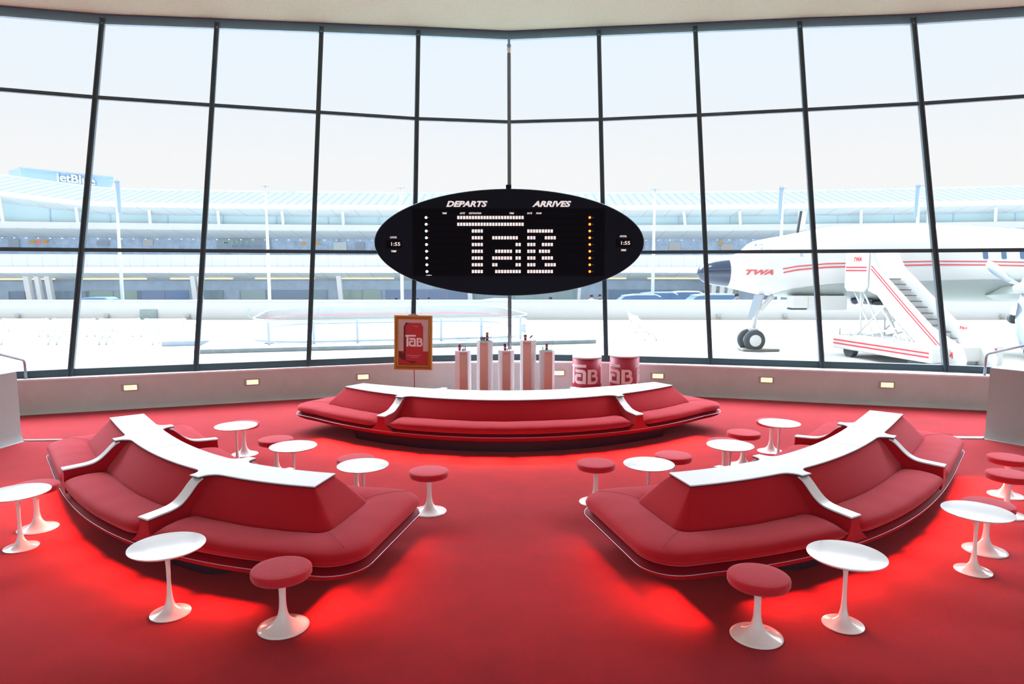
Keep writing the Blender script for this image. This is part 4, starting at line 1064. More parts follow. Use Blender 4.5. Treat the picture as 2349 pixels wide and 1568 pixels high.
run2([(3.35, zf+.12), (3.75, zf+.12), (3.75, zf2), (3.35, zf2)][::-1], TWHITE, 'roof_fascia', lifted=(0, 1, 2, 3))
run2([(3.5, zf2+.02), (3.5, zf2-.08), (.5, zs1-.1), (-3, zs1-.1), (-3, zs1+.4), (.4, zs1+.3)], TSOF, 'roof_soffit', lifted=(0, 1, 2, 3, 4, 5))
run2([(.3, zg-.2), (.3, zs1+.05), (-.1, zs1+.05), (-.1, zg-.2)], TGLASS, 'upper_glazing', lifted=(1, 2))
for X in range(-88, 90, 6):
    n_ = Vector((-.0044*X, -1, 0)).normalized(); p = Vector((X, fy(X), 0))+n_*.36-TO
    m = MB(); m.bar(p+Vector((0, 0, zg)), p+Vector((0, 0, zs1+lift(X))), .09); m.build('glazing_bar', TDARK, term)
run2([(-1, zg+.0), (1.3, zg+.05), (1.5, zb_), (-1, zb_)], TWHITE, 'white_beam')
run2([(1.4, zb_+.05), (1.4, zb_-.08), (-3.0, zs2-.1), (-4, zs2+.2)], TSOF, 'beam_soffit')
zi0, zi1 = tz(545, -3), tz(590, -3)
run2([(-3.5, zi1-1), (-3.5, zi0+.6), (-4.2, zi0+.6), (-4.2, zi1-1)], TDARK, 'departures_wall')
zp0, zp1, zp2, zp3 = tz(585, 7.6), tz(612, 7.6), tz(624.5, 8.4), tz(643, 4.5)
run2([(7.6, zp1-.1), (7.6, zp0), (7.3, zp0), (7.3, zp1-.1)][::1], TDECK, 'deck_parapet')
for X in range(-90, 91, 2):
    n_ = Vector((-.0044*X, -1, 0)).normalized(); p = Vector((X, fy(X), 0))+n_*7.62-TO
    pass
run2([(-4, zp1), (8.5, zp1), (8.5, zp2), (-4, zp2)][::-1], TWHITE, 'deck_slab')
run2([(8.3, zp2+.02), (8.3, zp2-.06), (4.5, zp3), (-2, zp3), (-2, zp2)], TSOF, 'deck_soffit')
run2([(3.0, -2.2), (3.0, zp3+.3), (2.4, zp3+.3), (2.4, -2.2)], TWALL, 'arrivals_wall')
zlt = tz(638, 6.0)
def along(X, d, z): 
    n_ = Vector((-.0044*X, -1, 0)).normalized(); return Vector((X, fy(X), z))+n_*d-TO
def ux(u, d=0): 
    p = aty(u, 600, 84-d); X = p.x
    for _ in range(4): X = aty(u, 600, fy(X)-d).x
    return X
for i, X in enumerate(range(-80, 84, 9)):
    m = MB(); m.bar(along(X-3.3, 6.2, zlt), along(X+3.3, 6.2, zlt), .10, .14); m.build('strip_light', mat('warm_strip', (.9, .75, .4), .5, emit=(1, .8, .42), estr=.8) if i == 0 else bpy.data.materials['warm_strip'], term)
# dark lower glazing blocks, doors, signs on the arrivals side
zq0, zq1 = tz(664, 3.2), -2.1
for i, (u0, u1) in enumerate(((0, 36), (100, 180), (186, 300), (306, 418), (446, 500), (540, 600), (612, 700), (702, 742), (780, 870), (880, 1070), (1085, 1170), (1180, 1330), (1400, 1500), (1505, 1600), (1620, 1700), (1760, 1800))):
    X0, X1 = ux(u0, 3), ux(u1, 3); m = MB()
    m.loft([[along(X, 3.02, zq1), along(X, 3.12, zq1), along(X, 3.12, zq0), along(X, 3.02, zq0)] for X in (X0, X1)]); w_ = m.build('arrivals_window', [TDARK, mat('smoky_window%d' % i, (.26+.08*(i % 3), .36+.10*(i % 3), .52+.06*(i % 2)), .15)][1], term)
    m = MB(); n_ = max(1, int(abs(X1-X0)/2.2))
    for q in range(n_+1): X = X0+(X1-X0)*q/n_; m.bar(along(X, 3.16, zq1), along(X, 3.16, zq0), .08)
    m.build('window_bars', TPANEL, w_)
# departures level details: pale boards, doors, gate eight sign
for u0, u1, v0, v1, mt in ((508, 628, 546, 575, TPANEL), (235, 262, 556, 566, TPANEL), (340, 362, 552, 567, OWHITE), (36, 60, 553, 574, TPANEL), (1450, 1475, 548, 572, TPANEL), (1648, 1676, 560, 574, OWHITE), (770, 800, 556, 574, TSOF), (820, 840, 556, 574, TPANEL), (1530, 1556, 556, 574, OWHITE)):
    X0, X1 = ux(u0, -3), ux(u1, -3); z0, z1 = tz(v0, -3.3), tz(v1, -3.3)
    m = MB(); m.loft([[along(X, -3.4, z1), along(X, -3.3, z1), along(X, -3.3, z0), along(X, -3.4, z0)] for X in (X0, X1)]); m.build('entrance_board', mt, term)
def sign_text(tx, u, v, w_px, h_px, mt, d, nm='sign_letter'):
    X = ux(u, d); k = fy(X)-d; s = k/1564
    V_, F_ = text_mesh(tx, w_px*s, h_px*s, .05, bold=.02); z = tz(v, d); c_ = along(X, d+.1, z); mesh_obj(nm, [c_+Vector((x, tt, y)) for x, y, tt in V_], F_, mt, term)
sign_text('8', 108.5, 559, 8, 10, mat('red_numeral', (.85, .16, .08), .5, emit=(1, .2, .1), estr=.4), -3.2)
for u in (95, 124, 1611, 1644, 705, 735):
    c_ = along(ux(u, -3.2), -3.1, tz(559, -3.2)); m = MB(); m.box(c_, (.50, .05, .38), bev=.02); m.build('amber_sign', AMBER, term)
sign_text('M O S A I C', 567, 566, 86, 6, BLUEP, -3.15); sign_text('M I N T', 553, 557, 60, 6, mat('pale_green_print', (.35, .7, .5), .5), -3.15)
for u in range(20, 2340, 27):
    X = ux(u, -2.6)
    if abs(X) > 85: continue
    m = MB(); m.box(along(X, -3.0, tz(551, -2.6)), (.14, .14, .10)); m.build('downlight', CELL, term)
# leaning struts and columns
for u, ln in ((8, 9), (180, 9), (346, 8), (503, 6), (650, 4), (788, 3), (1569, -9), (1696, -9), (1832, -10), (1973, -10), (2126, -12), (2280, -14)):
    s_ = -1 if u < 1174 else 1
    X0 = ux(u-ln*.5, 1.5); X1 = ux(u+ln*.5, 3.2) if False else ux(u+ln*.5, 1.5)
    m = MB(); m.bar(along(X0, 1.2, zg), along(X1, 2.6, zs1+.5+lift(X1)), .30); m.build('roof_strut', TWHITE, term)
for u, wd in ((40, .55), (64, .45), (89, .5), (430, .5), (444, .35), (773, .5), (1078, .5), (1330, .35), (1645, .5), (1665, .5), (1684, .6)):
    X0 = ux(u, 6); m = MB(); m.bar(along(X0, 6.3, -2.2), along(X0-(.3 if u < 1174 else -.3), 6.6, zp2), wd); m.build('deck_column', TWHITE, term)
# airline sign tower on the roof at the left
ts_ = thing('rooftop_sign', 'blue glass rooftop sign box with white airline lettering at far left', 'sign', aty(140, 436, 86)); SO = Vector(ts_.location)
def sp_(u, v, y): return aty(u, v, y)-SO
fa = [(18, 390), (44, 384), (262, 406), (254, 434), (190, 452), (62, 452)]
m = MB(); m.loft([[sp_(44, 384.5, 86), sp_(262, 406.5, 86), sp_(254, 436, 86), sp_(60, 445, 86)], [sp_(44, 384.5, 90), sp_(262, 406.5, 90), sp_(254, 436, 90), sp_(60, 445, 90)]]); m.build('glass_box', mat('blue_sign_glass', (.36, .50, .66), .3), ts_)
m = MB(); m.loft([[sp_(18, 391, 88), sp_(43, 384.5, 86), sp_(62, 446, 86), sp_(40, 446, 88)], [sp_(18, 391, 90), sp_(43, 384.5, 90), sp_(62, 446, 90), sp_(40, 446, 90)]]); m.build('end_face', mat('grey_green_face', (.36, .45, .44), .6), ts_)
m = MB(); 
for v0, v1 in ((384.5, 406.5),): m.bar(sp_(44, v0, 85.9), sp_(262, v1, 85.9), .16)
m.build('top_edge', TPANEL, ts_)
V_, F_ = text_mesh('jetBlue', 88*86/1564, 24*86/1564, .12, bold=.03); c_ = sp_(173, 413, 85.8); mesh_obj('sign_lettering', [c_+Vector((x, tt, y-(x*.115))) for x, y, tt in V_], F_, OWHITE, ts_)
# lampposts and flagpoles along the road
for i, (u, v0, v1) in enumerate(((275, 415, 572), (615, 426, 577), (921, 430, 572), (1499, 434, 572), (1792, 430, 540), (2104, 425, 514), (2200, 0, 0))[:6]):
    Y = 64; a, c = aty(u, v1+14, Y), aty(u, v0, Y)
    t = thing('road_lamppost', ['slim white lamppost nearest the left rooftop sign', 'slim white lamppost second from left, before the terminal', 'slim white lamppost just left of the oval board', 'slim white lamppost just right of the oval board', 'slim white lamppost above the aircraft nose', 'slim white lamppost above the aircraft cabin'][i], 'lamppost', (a.x, Y, -2.2), 0, 'white lampposts on the road')
    m = MB(); m.tube([(0, 0, 0), (0, 0, a.z+2.2), (0, 0, c.z+2.2)], [.16, .15, .07], 10); m.build('pole', OWHITE, t, True)
    m = MB(); m.box((0, 0, c.z+2.22), (.9, .25, .10), bev=.03); m.build('lamp_head', TPANEL, t)
    if i in (0, 4, 5):
        zz = aty(u, v0+35, Y).z+2.2; m = MB(); m.box((.22 if i == 0 else -.22, 0, zz), (.34, .04, 3.0)); m.build('banner', BLUEP, t)
# cars and people on the road behind the plaza wall
def car(u, vroof, Y, label, colr, L_=4.7, rz=0):
    p = aty(u, vroof, Y); H_ = p.z+2.2; s = H_/1.75
    t = thing('parked_car', label, 'car', (p.x, Y, -2.2), rz)
    sec = []
    for x, zl, zh, w_ in ((-2.35, .55, .78, .80), (-2.2, .35, .98, .88), (-1.4, .30, 1.08, .92), (0, .30, 1.10, .93), (1.7, .30, 1.12, .92), (2.25, .35, 1.05, .88), (2.35, .5, .95, .80)):
        sec.append([Vector((x*s, y*s, z*s)) for y, z in ((-w_, zl), (-w_, zh-.12), (-w_+.10, zh), (w_-.10, zh), (w_, zh-.12), (w_, zl))])
    m = MB(); m.loft(sec); smooth_angle(m.build('body', colr, t), 50)
    m = MB(); m.loft([[Vector((x*s, y*s, z*s)) for y, z in ((-w_, zl), (-w_*.84, zh), (w_*.84, zh), (w_, zl))] for x, zl, zh, w_ in ((-1.45, 1.06, 1.09, .86), (-.75, 1.06, 1.62, .84), (0, 1.06, 1.70, .84), (1.3, 1.06, 1.70, .84), (2.15, 1.06, 1.12, .82))]); smooth_angle(m.build('cabin_glass', CABGL, t), 30)
    m = MB(); m.loft([[Vector((x*s, y*s, z*s)) for y, z in ((-w_, zh-.03), (-w_*.9, zh+.04), (w_*.9, zh+.04), (w_, zh-.03))] for x, zh, w_ in ((-.80, 1.62, .70), (0, 1.71, .72), (1.3, 1.71, .72), (1.6, 1.58, .70))]); m.build('roof', colr, t)
    for sx in (-1.45, 1.45):
        for sy in (-.84, .84):
            m = MB(); m.tube([(sx*s, (sy-.1)*s, .34*s), (sx*s, (sy+.1)*s, .34*s)], .34*s, 20); w_ = m.build('wheel', TYRE, t)
    return t
CW = mat('white_car_paint', (.80, .82, .84), .25, coat=.6); CG = mat('grey_car_paint', (.28, .34, .40), .25, coat=.6); CB = mat('blue_car_paint', (.10, .28, .62), .25, coat=.6)
car(1456, 674, 62, 'silver car behind the plaza wall, left of two dark ones', CG); car(1498, 669, 67, 'grey off-road car parked behind the plaza wall', CG); car(1560, 667, 72, 'white off-road car behind the wall, left of the aircraft nose', CW); car(1622, 673, 58, 'grey car partly behind the aircraft nose tip', CG)
car(1130, 684.5, 62, 'white car roof showing over the wall under the oval board', CW); car(212, 681, 62, 'bright blue car roof showing over the wall at far left', CB)
SKIN = mat('skin', (.42, .24, .17), .6); HAIR = mat('dark_hair', (.03, .02, .02), .8)
def person(u, vhead, Y, label, shirt, rz=0, bag=False):
    p = aty(u, vhead, Y); s = (p.z+2.2)/1.72
    t = thing('person', label, 'person', (p.x, Y, -2.2), rz)
    J = {'pel': (0, 0, .95, .15), 'che': (0, 0, 1.25, .17), 'nek': (0, 0, 1.46, .06), 'hed': (0, -.01, 1.56, .085), 'top': (0, 0, 1.66, .08)}
    V_ = []; E_ = []; Rr = []
    def add(x, y, z, r, par=None):
        V_.append((x*s, y*s, z*s)); Rr.append(r*s); i = len(V_)-1
        if par is not None: E_.append((par, i))
        return i
    pel = add(0, 0, .95, .14); ch = add(0, 0, 1.28, .15, pel); nk = add(0, 0, 1.47, .055, ch); hd = add(0, -.01, 1.57, .085, nk); tp_ = add(0, -.01, 1.66, .075, hd)
    for sx in (-1, 1):
        hip = add(sx*.10, 0, .86, .09, pel); kn = add(sx*.12, -.04+.06*(sx > 0), .48, .06, hip); an = add(sx*.12, .02, .08, .04, kn); add(sx*.12, -.12, .03, .035, an)
        sh = add(sx*.19, 0, 1.38, .055, ch); el = add(sx*.27, .03, 1.10, .042, sh); wr = add(sx*.26, -.12, .90, .03, el); add(sx*.25, -.18, .84, .028, wr)
    me = bpy.data.meshes.new('body'); me.from_pydata(V_, E_, []); o = bpy.data.objects.new('body', me); COL.objects.link(o); o.parent = t
    md = o.modifiers.new('skin', 'SKIN'); 
    if not me.skin_vertices: 
        pass
    for i, r in enumerate(Rr): me.skin_vertices[0].data[i].radius = (r, r) 
    me.skin_vertices[0].data[0].use_root = True
    o.modifiers.new('sub', 'SUBSURF').levels = 1; me.materials.append(SKIN)
    m = MB(); m.loft([[Vector((w_*cos(a)*s, d_*sin(a)*s, z*s)) for a in [2*pi*k/14 for k in range(14)]] for z, w_, d_ in ((.90, .19, .145), (1.1, .19, .15), (1.3, .225, .16), (1.42, .19, .12), (1.47, .08, .08))]); m.build('shirt', shirt, t, True)
    m = MB(); m.loft([[Vector((.095*k*cos(a)*s, (.012+.10*k*sin(a))*s, z*s)) for a in [2*pi*j/12 for j in range(12)]] for z, k in ((1.56, .9), (1.62, 1.08), (1.69, .95), (1.74, .3))]); m.build('hair', HAIR, t, True)
    return t
SH1 = mat('blue_shirt', (.06, .14, .45), .8); SH2 = mat('dark_shirt', (.05, .07, .12), .8); SH3 = mat('white_shirt', (.75, .75, .75), .8); SH4 = mat('green_vest', (.25, .6, .3), .8)
try:
    person(909, 682, 60, 'person in a blue shirt over the wall, left of the framed picture', SH1); person(984, 680.5, 60, 'person in a dark top bending slightly, seen over the wall', SH2, .6)
    person(958, 683, 61, 'person in a white top between two darker figures', SH3); person(1263, 680, 56, 'person in white facing the camera under the oval board', SH3, 0); person(1357, 675, 58, 'person in pale shirt left of the wall gap near the board edge', SH3); person(1376, 674, 60, 'person in dark top beside the pale shirted one', SH2)
    person(1690, 672, 52, 'person in blue standing behind the aircraft nose gear', SH1)
except Exception as ex_: print('person fail', ex_)

# ------------------------------------------------------------------ propliner
PY = 28.6
def pz_(v): return aty(1174, v, PY).z
def px_(u): return aty(u, 600, PY).x
top_ = [(1600, 625), (1603, 614), (1610, 606), (1625, 597), (1645, 592), (1667, 589), (1694, 580), (1703, 571), (1720, 555), (1750, 548), (1790, 541), (1829, 533), (1882, 522), (1963, 516), (2097, 513.5), (2198, 517), (2349, 526), (2600, 548), (2900, 580)]
bot_ = [(1600, 628), (1603, 638), (1610, 644), (1625, 651), (1645, 655), (1667, 658), (1694, 665), (1735, 674), (1790, 680), (1862, 684), (1930, 688), (2047, 692), (2165, 693), (2265, 694), (2349, 692), (2600, 680), (2900, 655)]
def itp(tab, u):
    if u <= tab[0][0]: return tab[0][1]
    for (a, y0), (c, y1) in zip(tab, tab[1:]):
        if u <= c: f = (u-a)/(c-a); return y0+(y1-y0)*f
    return tab[-1][1]
US = [1600, 1602, 1606, 1612, 1622, 1634, 1650, 1667, 1669, 1680, 1692, 1700, 1708, 1716, 1726, 1740, 1760, 1785, 1815, 1850, 1890, 1940, 2000, 2060, 2120, 2180, 2240, 2300, 2360, 2450, 2550, 2700, 2900]
def fsec(u):
    zt, zb2 = pz_(itp(top_, u)), pz_(itp(bot_, u)); zc = (zt+zb2)/2; rz2 = (zt-zb2)/2
    ry = min(1.62, rz2*1.02) if u > 1690 else rz2*1.0
    if u > 1667: ry = min(1.62, rz2*.98)
    return px_(u), zc, max(rz2, .01), max(ry, .01)
def surfY(x, z):
    u = CX+(x/PY)*FPX*1.0
    # invert px_: x = (u-CX)/FPX*t ; find by bisection
    lo, hi = 1600.0, 2900.0
    for _ in range(30):
        mdl = (lo+hi)/2
        if px_(mdl) < x: lo = mdl
        else: hi = mdl
    X, zc, rz2, ry = fsec(lo); f = max(-1, min(1, (z-zc)/rz2)); return PY-ry*sqrt(max(0, 1-f*f))
plane = thing('propliner', 'white vintage propeller airliner with red stripes and dark nose, parked outside', 'aircraft', (px_(2000), PY, GZ)); PO = Vector(plane.location)
def fring(u, k=1.0): 
    X, zc, rz2, ry = fsec(u); return [Vector((X, PY-ry*k*sin(a), zc+rz2*k*cos(a)))-PO for a in [2*pi*j/48 for j in range(48)]]
m = MB(); m.loft([fring(u) for u in US if u <= 1667]); smooth_angle(m.build('radome', RADOME, plane), 50)
m = MB(); m.loft([fring(u) for u in US if u >= 1667]); smooth_angle(m.build('fuselage', PWHITE, plane), 50)
def fbelly(u, f0):
    X, zc, rz2, ry = fsec(u); th0 = math.acos(max(-1, min(1, f0))); 
    return [Vector((X, PY-(ry+.012)*sin(a), zc+(rz2+.012)*cos(a)))-PO for a in [th0+(2*pi-2*th0)*j/24 for j in range(25)]]
m = MB(); bs = [(1765, -.93), (1780, -.82), (1800, -.72), (1840, -.62), (1890, -.55), (1960, -.50), (2040, -.46), (2120, -.42), (2200, -.38), (2280, -.36), (2360, -.36), (2550, -.4)]
m.loft([fbelly(u, f) for u, f in bs], False, False); smooth_angle(m.build('belly_panels', ALUM, plane), 50)
def psurf(x, z, off=.015): return Vector((x, surfY(x, z)-off, z))-PO
def strip(pts, h, nm, mt):
    V_ = []; F_ = []
    fine_ = []
    for (u0, v0), (u1, v1) in zip(pts, pts[1:]):
        n_ = max(2, int((u1-u0)/8)); fine_ += [(u0+(u1-u0)*k/n_, v0+(v1-v0)*k/n_) for k in range(n_)]
    fine_.append(pts[-1]); hh = h*PY/1564/2
    rg = []
    for u, v in fine_:
        x, z = px_(u), pz_(v); rg.append([psurf(x, z-hh), psurf(x, z-hh, .002), psurf(x, z+hh, .002), psurf(x, z+hh)])
    mm = MB(); mm.loft(rg); mm.build(nm, mt, plane)
strip([(1771, 616.5), (1800, 611), (1860, 605.5), (1960, 602.5), (2100, 600), (2200, 600.5), (2349, 603.5), (2600, 612)], 2.6, 'red_stripe', PRED)
strip([(1773, 624.5), (1802, 618.5), (1862, 613), (1960, 610), (2100, 607.5), (2200, 608), (2349, 611), (2600, 620)], 3.2, 'red_stripe', PRED)
V_, F_ = text_mesh('TWA', 55*PY/1564, 11.5*PY/1564, .01, shear=.35, bold=.045)
cx_, cz_ = px_(1724), pz_(624); mesh_obj('nose_lettering', [psurf(cx_+x, cz_+y, .03-tt) for x, y, tt in V_], F_, PRED, plane)
def pwin(poly, nm='cabin_window', mt=None, off=.012):
    P_ = [(px_(u), pz_(v)) for u, v in poly]; fl, T = poly_faces([P_]); V_, F_ = extr(fl, T, .008); mesh_obj(nm, [psurf(x, z, off+.004-tt) for x, z, tt in V_], F_, mt or CABGL, plane)
for u, w_ in ((1938, 0), (2092, 11), (2202, 11), (2243, 11), (2284, 10), (2323, 10)):
    if w_ == 0: continue
    v = 586; h_ = 10
    pwin([(u-w_/2, v-h_+2), (u-w_/2+2, v-h_), (u+w_/2-2, v-h_), (u+w_/2, v-h_+2), (u+w_/2, v+h_-3), (u+w_/2-2, v+h_-1), (u-w_/2+2, v+h_-1), (u-w_/2, v+h_-3)])
pwin([(1705, 572), (1714, 560.5), (1719, 560.5), (1710, 572.5)], 'cockpit_window'); pwin([(1713.5, 572.5), (1722.5, 560.5), (1736, 561), (1731, 573)], 'cockpit_window'); pwin([(1737, 574), (1741, 562), (1750, 562.5), (1750, 574)], 'cockpit_window', TPANEL)
pwin([(1807, 582), (1810, 580), (1813, 582), (1813, 588), (1810, 590), (1807, 588)], 'porthole', TPANEL)
# antenna mast, belly pods
m = MB(); a = Vector((px_(1833), PY, pz_(536)))-PO; c = Vector((px_(1838), PY, pz_(484)))-PO; m.bar(a, c, .26, .07); m.build('mast', PWHITE, plane); m = MB(); m.bar(a+Vector((-.13, 0, 0)), c+Vector((-.10, 0, 0)), .09, .075); m.build('mast_edge', TYRE, plane)
def pbox(u0, u1, v0, v1, y, dy, nm, mt, bev=.05):
    x0, x1 = px_(u0), px_(u1); z1, z0 = pz_(v0), pz_(v1); m = MB(); m.box(Vector(((x0+x1)/2, y, (z0+z1)/2))-PO, (x1-x0, dy, z1-z0), bev=bev); return m.build(nm, mt, plane)
pbox(1797, 1832, 676, 703, PY-.8, .6, 'belly_door', PWHITE, .02); pbox(1832, 1920, 676, 707.5, PY-.8, .5, 'belly_door', PWHITE, .02); pbox(1797, 1918, 703, 707, PY-.78, .4, 'door_seal', TYRE, .01)
m = MB()
for u in (1949, 1980): m.lathe([(.001, -.14), (.13, -.09), (.17, .03), (.15, .1), (.001, .1)], Vector((px_(u), PY-.6, pz_(689)))-PO, 20)
m.build('belly_pod', RADOME, plane, True)
pbox(1988, 2048, 689, 697, PY-.4, 1.0, 'belly_grille', TYRE, .02)
# nose gear
ax_ = Vector((px_(1727), PY-1.0, GZ+.44))-PO
def ppt(u, v, y): return aty(u, v, y)-PO
m = MB(); m.tube([ppt(1746, 673, PY-.2), ppt(1733, 725, PY-.6), ppt(1727, 757, PY-.8)], [.11, .10, .09], 12); m.tube([ppt(1752, 672, PY-.2), ppt(1738, 715, PY-.5)], .06, 8); m.tube([ppt(1776, 670, PY-.2), ppt(1741, 712, PY-.5)], .07, 8); m.tube([ppt(1784, 670, PY+.2), ppt(1746, 712, PY-.3)], .05, 8); m.tube([ppt(1716, 754, PY-.8), ppt(1738, 758, PY-.8)], .10, 8); m.build('nose_strut', PWHITE, plane, True)
m = MB(); m.loft([[ppt(1730, 676, PY-.75), ppt(1752, 676, PY-.75), ppt(1728, 729, PY-1.0), ppt(1715, 728, PY-1.0)], [ppt(1730, 676, PY-.70), ppt(1752, 676, PY-.70), ppt(1728, 729, PY-.95), ppt(1715, 728, PY-.95)]]); m.build('gear_door', TPANEL, plane)
pwheel = []
for u, y in ((1715, PY-.75), (1730.5, PY-1.25)):
    c_ = Vector((aty(u, 780, y).x, y, GZ+.44))-PO; R_ = Matrix.Rotation(pi/2, 4, 'X') 
    m = MB(); m.lathe([(.20, -.13), (.33, -.14), (.41, -.10), (.44, 0), (.41, .10), (.33, .14), (.20, .13)], n=40); m.xf(Matrix.Translation(c_) @ R_); w_ = m.build('nose_wheel', TYRE, plane, True)
    m = MB(); m.lathe([(.001, -.165), (.13, -.158), (.235, -.145), (.235, .145), (.13, .158), (.001, .165)], n=32); m.xf(Matrix.Translation(c_) @ R_); smooth_angle(m.build('hub', PWHITE, w_), 40)
m = MB(); m.box(Vector((px_(1727), PY-1.0, GZ+.06))-PO, (1.5, .75, .10), bev=.03); m.build('wheel_chock', mat('worn_chock', (.25, .25, .22), .8), plane)
# inner engine with propeller, wing and main gear (mostly past the frame)
m = MB(); WX = px_(2370)
wing = [[Vector((WX+x+dx, y, 1.75+dz+z))-PO for x, z in ((-2.6, -.1), (-2.2, .22), (0, .38), (2.6, .15), (3.2, 0), (2.6, -.18), (0, -.34), (-2.2, -.28))] for y, dx, dz in ((PY-1.0, 0, -.25), (PY-5.0, .6, .1), (PY-10, 1.4, .55))]
m.loft(wing); smooth_angle(m.build('wing', ALUM, plane), 40)
ey_ = PY-4.6; ez_ = aty(2360, 660, ey_).z; nx0 = aty(2362, 660, ey_).x
m = MB(); m.loft([[Vector((nx0+x, ey_+r*cos(a), ez_+r*sin(a)))-PO for a in [2*pi*j/24 for j in range(24)]] for x, r in ((0, .22), (.06, .55), (.35, .74), (1.0, .80), (2.4, .78), (4.5, .5))]); smooth_angle(m.build('engine_nacelle', PWHITE, plane), 40)
m = MB(); m.lathe([(.001, .62), (.10, .55), (.19, .35), (.22, 0), (.001, 0)], n=24); m.xf(Matrix.Translation(Vector((nx0+.02, ey_, ez_))-PO) @ Matrix.Rotation(-pi/2, 4, 'Y')); smooth_angle(m.build('spinner', PWHITE, plane), 50)
for k in range(3):
    m = MB(); a0 = radians(120*k)
    ring_ = []
    for t_, c_, tw in ((.15, .12, 70), (.5, .22, 55), (1.1, .34, 35), (1.7, .32, 25), (2.1, .22, 20), (2.22, .06, 20)):
        ca, sa = cos(radians(tw)), sin(radians(tw)); ring_.append([Vector((q*sa+w2*ca*0, (q*ca), t_)) + Vector((w2*ca, -w2*sa, 0)) for q, w2 in ((-c_, 0), (0, .03), (c_, 0), (0, -.03))])
    m.loft(ring_); m.xf(Matrix.Translation(Vector((nx0-.15, ey_, ez_))-PO) @ Matrix.Rotation(a0-radians(68), 4, 'X')); m.build('propeller_blade', mat('pale_blade', (.55, .65, .82), .4) if k == 0 else bpy.data.materials['pale_blade'], plane, True)
c_ = aty(2334, 735, PY-3)-PO; c_.z = GZ+.5-PO.z
m = MB(); m.lathe([(.2, -.18), (.36, -.20), (.46, -.12), (.50, 0), (.46, .12), (.36, .20), (.2, .18)], n=32); m.xf(Matrix.Translation(Vector((aty(2358, 735, PY-4).x, PY-4.6, GZ+.5))-PO) @ Matrix.Rotation(pi/2, 4, 'X')); w_ = m.build('main_wheel', TYRE, plane, True)
m = MB(); m.tube([Vector((aty(2358, 735, PY-4).x, PY-4.6, GZ+.5))-PO, Vector((aty(2358, 735, PY-4).x+.2, PY-4.6, 1.6))-PO], .12, 10); m.build('main_strut', PWHITE, plane)
# small tug wheel seen far right
g_ = atz(2332, 743, GZ); t = thing('baggage_tug', 'small white wheeled cart at the far right behind the stairs', 'cart', (g_.x+1.1, g_.y, GZ), 0)
m = MB(); m.box((.2, 0, .75), (2.6, 1.3, .5), bev=.05); m.build('cart_body', OWHITE, t)
for sx in (-.9, 1.2):
    for sy in (-.6, .6): m = MB(); m.tube([(sx, sy-.1, .32), (sx, sy+.1, .32)], .32, 20); m.build('wheel', TYRE, t)

# ------------------------------------------------------------------ boarding stairs truck
rv = Vector((-.2, .98, 0)).normalized(); wv = Vector((.98, .2, 0)).normalized()
A0 = Vector((aty(2195, 800, 21.6).x, 21.6, GZ)); st = thing('boarding_stairs', 'white mobile boarding stairs with double red stripes beside the aircraft', 'stairs', A0)
def sv_(r_d, w_d, z): return rv*r_d+wv*w_d+Vector((0, 0, z))
RUN, RISE, WD = 4.0, 2.95, 1.10; NS = 15
for k in range(NS):
    m = MB(); r0 = RUN*k/NS; z0 = RISE*(k+1)/NS; 
    m.loft([[sv_(r0, w_, z0-.02), sv_(r0+.28, w_, z0-.02), sv_(r0+.28, w_, z0), sv_(r0, w_, z0)] for w_ in (.05, WD-.05)]); tr = m.build('tread', TYRE, st)
    m = MB(); m.loft([[sv_(r0+.02, w_, z0-RISE/NS-.01), sv_(r0+.04, w_, z0-RISE/NS-.01), sv_(r0+.04, w_, z0-.021), sv_(r0+.02, w_, z0-.021)] for w_ in (.05, WD-.05)]); m.build('riser', OWHITE, tr)
def side_panel(w0, nm):
    prof = [(-.35, .02), (-.42, .45), (-.28, .75), (.0, .95)]+[(RUN*f, RISE*f+.66) for f in (.25, .5, .75, .92)]+[(RUN+.1, RISE+1.05), (RUN+.25, RISE+.95), (RUN+.1, RISE-.45), (RUN*.9, RISE-.6)]+[(RUN*f, RISE*f-.42) for f in (.7, .45, .2)]+[(.35, -.0)]
    m = MB(); a = [sv_(r, w0, z) for r, z in prof]; c = [sv_(r, w0+.05, z) for r, z in prof]
    fl = [Vector((r, z, 0)) for r, z in prof]; T = tessellate_polygon([fl]); n_ = len(prof)
    F_ = [tuple(t_) for t_ in T]+[tuple(i+n_ for i in reversed(t_)) for t_ in T]+[(i, (i+1) % n_, (i+1) % n_+n_, i+n_) for i in range(n_)]
    m.add(a+c, F_); return m.build(nm, OWHITE, st)
near = side_panel(-.05, 'balustrade'); far = side_panel(WD, 'balustrade')
def spr(pts, nm, h=.05, w0=-.058, parent=near):
    m = MB(); m.loft([[sv_(r, w0, z-h), sv_(r, w0+.01, z-h), sv_(r, w0+.01, z), sv_(r, w0, z)] for r, z in pts]); m.build(nm, REDP, parent)
for dz in (0, .12): spr([(.45, .45+dz+.15), (RUN*.5, RISE*.5+.30+dz), (RUN*.99, RISE*.985+.42+dz)], 'red_stripe')
pan_prof = [(RUN+.05, RISE-.30), (RUN+.05, RISE+.95), (RUN+.15, RISE+1.05), (RUN+1.15, RISE+1.05), (RUN+1.3, RISE+.9), (RUN+1.3, RISE-.35), (RUN+1.15, RISE-.5), (RUN+.2, RISE-.5)]
m = MB()
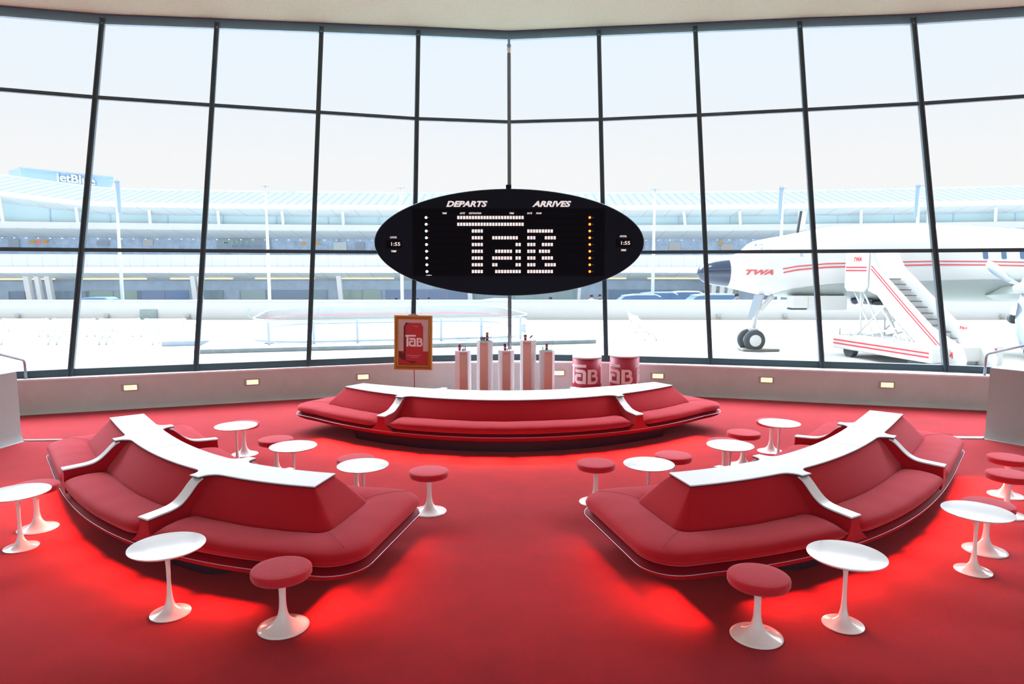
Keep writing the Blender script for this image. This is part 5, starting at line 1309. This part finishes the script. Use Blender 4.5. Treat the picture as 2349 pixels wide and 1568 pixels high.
for w0 in (-.12,):
    n_ = len(pan_prof); a = [sv_(r, w0, z) for r, z in pan_prof]; c = [sv_(r, w0+.05, z) for r, z in pan_prof]; T = tessellate_polygon([[Vector((r, z, 0)) for r, z in pan_prof]]); m.add(a+c, [tuple(t_) for t_ in T]+[tuple(i+n_ for i in reversed(t_)) for t_ in T]+[(i, (i+1) % n_, (i+1) % n_+n_, i+n_) for i in range(n_)])
    m.add([sv_(r, WD+.06, z) for r, z in pan_prof]+[sv_(r, WD+.11, z) for r, z in pan_prof], [tuple(t_) for t_ in T]+[tuple(i+n_ for i in reversed(t_)) for t_ in T]+[(i, (i+1) % n_, (i+1) % n_+n_, i+n_) for i in range(n_)])
pan = m.build('platform_side', OWHITE, st)
for dz in (0, .12): spr([(RUN+.12, RISE+.32+dz), (RUN+1.25, RISE+.32+dz)], 'red_stripe', .05, -.128, pan)
m = MB(); m.loft([[sv_(RUN-.02, w_, RISE-.08), sv_(RUN+1.3, w_, RISE-.08), sv_(RUN+1.3, w_, RISE), sv_(RUN-.02, w_, RISE)] for w_ in (0, WD)]); m.build('platform_floor', TPANEL, st)
def stext(tx, r, z, w_, h_, w0, parent, mt=REDP, flip=-1):
    V_, F_ = text_mesh(tx, w_, h_, .006, shear=.3, bold=.03); mesh_obj('lettering', [sv_(r-x*1.0, w0+tt, z+y) for x, y, tt in V_], F_, mt, parent)
stext('TWA', RUN+.62, RISE+.72, .42, .17, -.13, pan); stext('TWA', .35, .55, .55, .2, -.06, near)
V_, F_ = text_mesh('TWA', .42, .14, .006, shear=.3, bold=.03); mesh_obj('lettering', [sv_(-.0+tt, .45+x, .10+y) for x, y, tt in V_], F_, REDP, st)
V_, F_ = text_mesh('TWA', .30, .10, .006, shear=.3, bold=.03); mesh_obj('lettering', [sv_(.9-x, WD-.012+tt, 1.35+y) for x, y, tt in V_], F_, REDP, far)
# chassis with fenders and lattice
m = MB(); cz = -.0
def cbx(r0, r1, w0, w1, z0, z1, nm, mt, bev=.0):
    mm = MB(); mm.loft([[sv_(r, w0, z0), sv_(r, w1, z0), sv_(r, w1, z1), sv_(r, w0, z1)] for r in (r0, r1)]); o = mm.build(nm, mt, st); return o
ch = cbx(.2, 5.0, -.75, 1.3, .28, .80, 'chassis', OWHITE); bevel(ch, .06, 3)
for dz in (.0, .13): 
    mm = MB(); mm.loft([[sv_(r, -.765, .50+dz-.05), sv_(r, -.75, .50+dz-.05), sv_(r, -.75, .50+dz), sv_(r, -.765, .50+dz)] for r in (.3, 4.95)]); mm.build('red_stripe', REDP, ch)
for r in (1.0, 4.2):
    for w0 in (-.55, 1.05): mm = MB(); mm.tube([sv_(r, w0-.11, .28), sv_(r, w0+.11, .28)], .28, 20); mm.build('wheel', TYRE, st)
for r in (4.8, 2.0): mm = MB(); mm.tube([sv_(r, -.6, .8), sv_(r, -.6, 1.05), sv_(r-.5, -.6, 1.02), sv_(r-.65, -.6, .8)], .035, 8); mm.build('grab_rail', OWHITE, st, True)
for r0, z0, r1, z1 in ((4.4, .8, 4.5, 2.5), (3.7, .8, 4.9, 2.5), (4.6, .8, 3.2, 2.0), (3.2, .8, 4.4, 2.5), (2.4, .8, 3.4, 1.9), (4.2, .8, 2.2, 1.3), (1.8, .8, 2.6, 1.4)):
    for w0 in (.0, WD-.05): mm = MB(); mm.tube([sv_(r0, w0, z0), sv_(r1, w0, z1)], .035, 8); mm.build('lattice_bar', OWHITE, st)
t = thing('marker_block', 'white rounded block with red letters right of the stairs', 'block', atz(2287, 848, GZ)+Vector((0, .6, 0)))
m = MB(); m.box((0, 0, .40), (.95, .5, .80), bev=.08); m.build('block', OWHITE, t); put(text_mesh('TWA', .42, .14, .01, shear=.3, bold=.03), 'lettering', REDP, t, T3(0, -.26, .60))
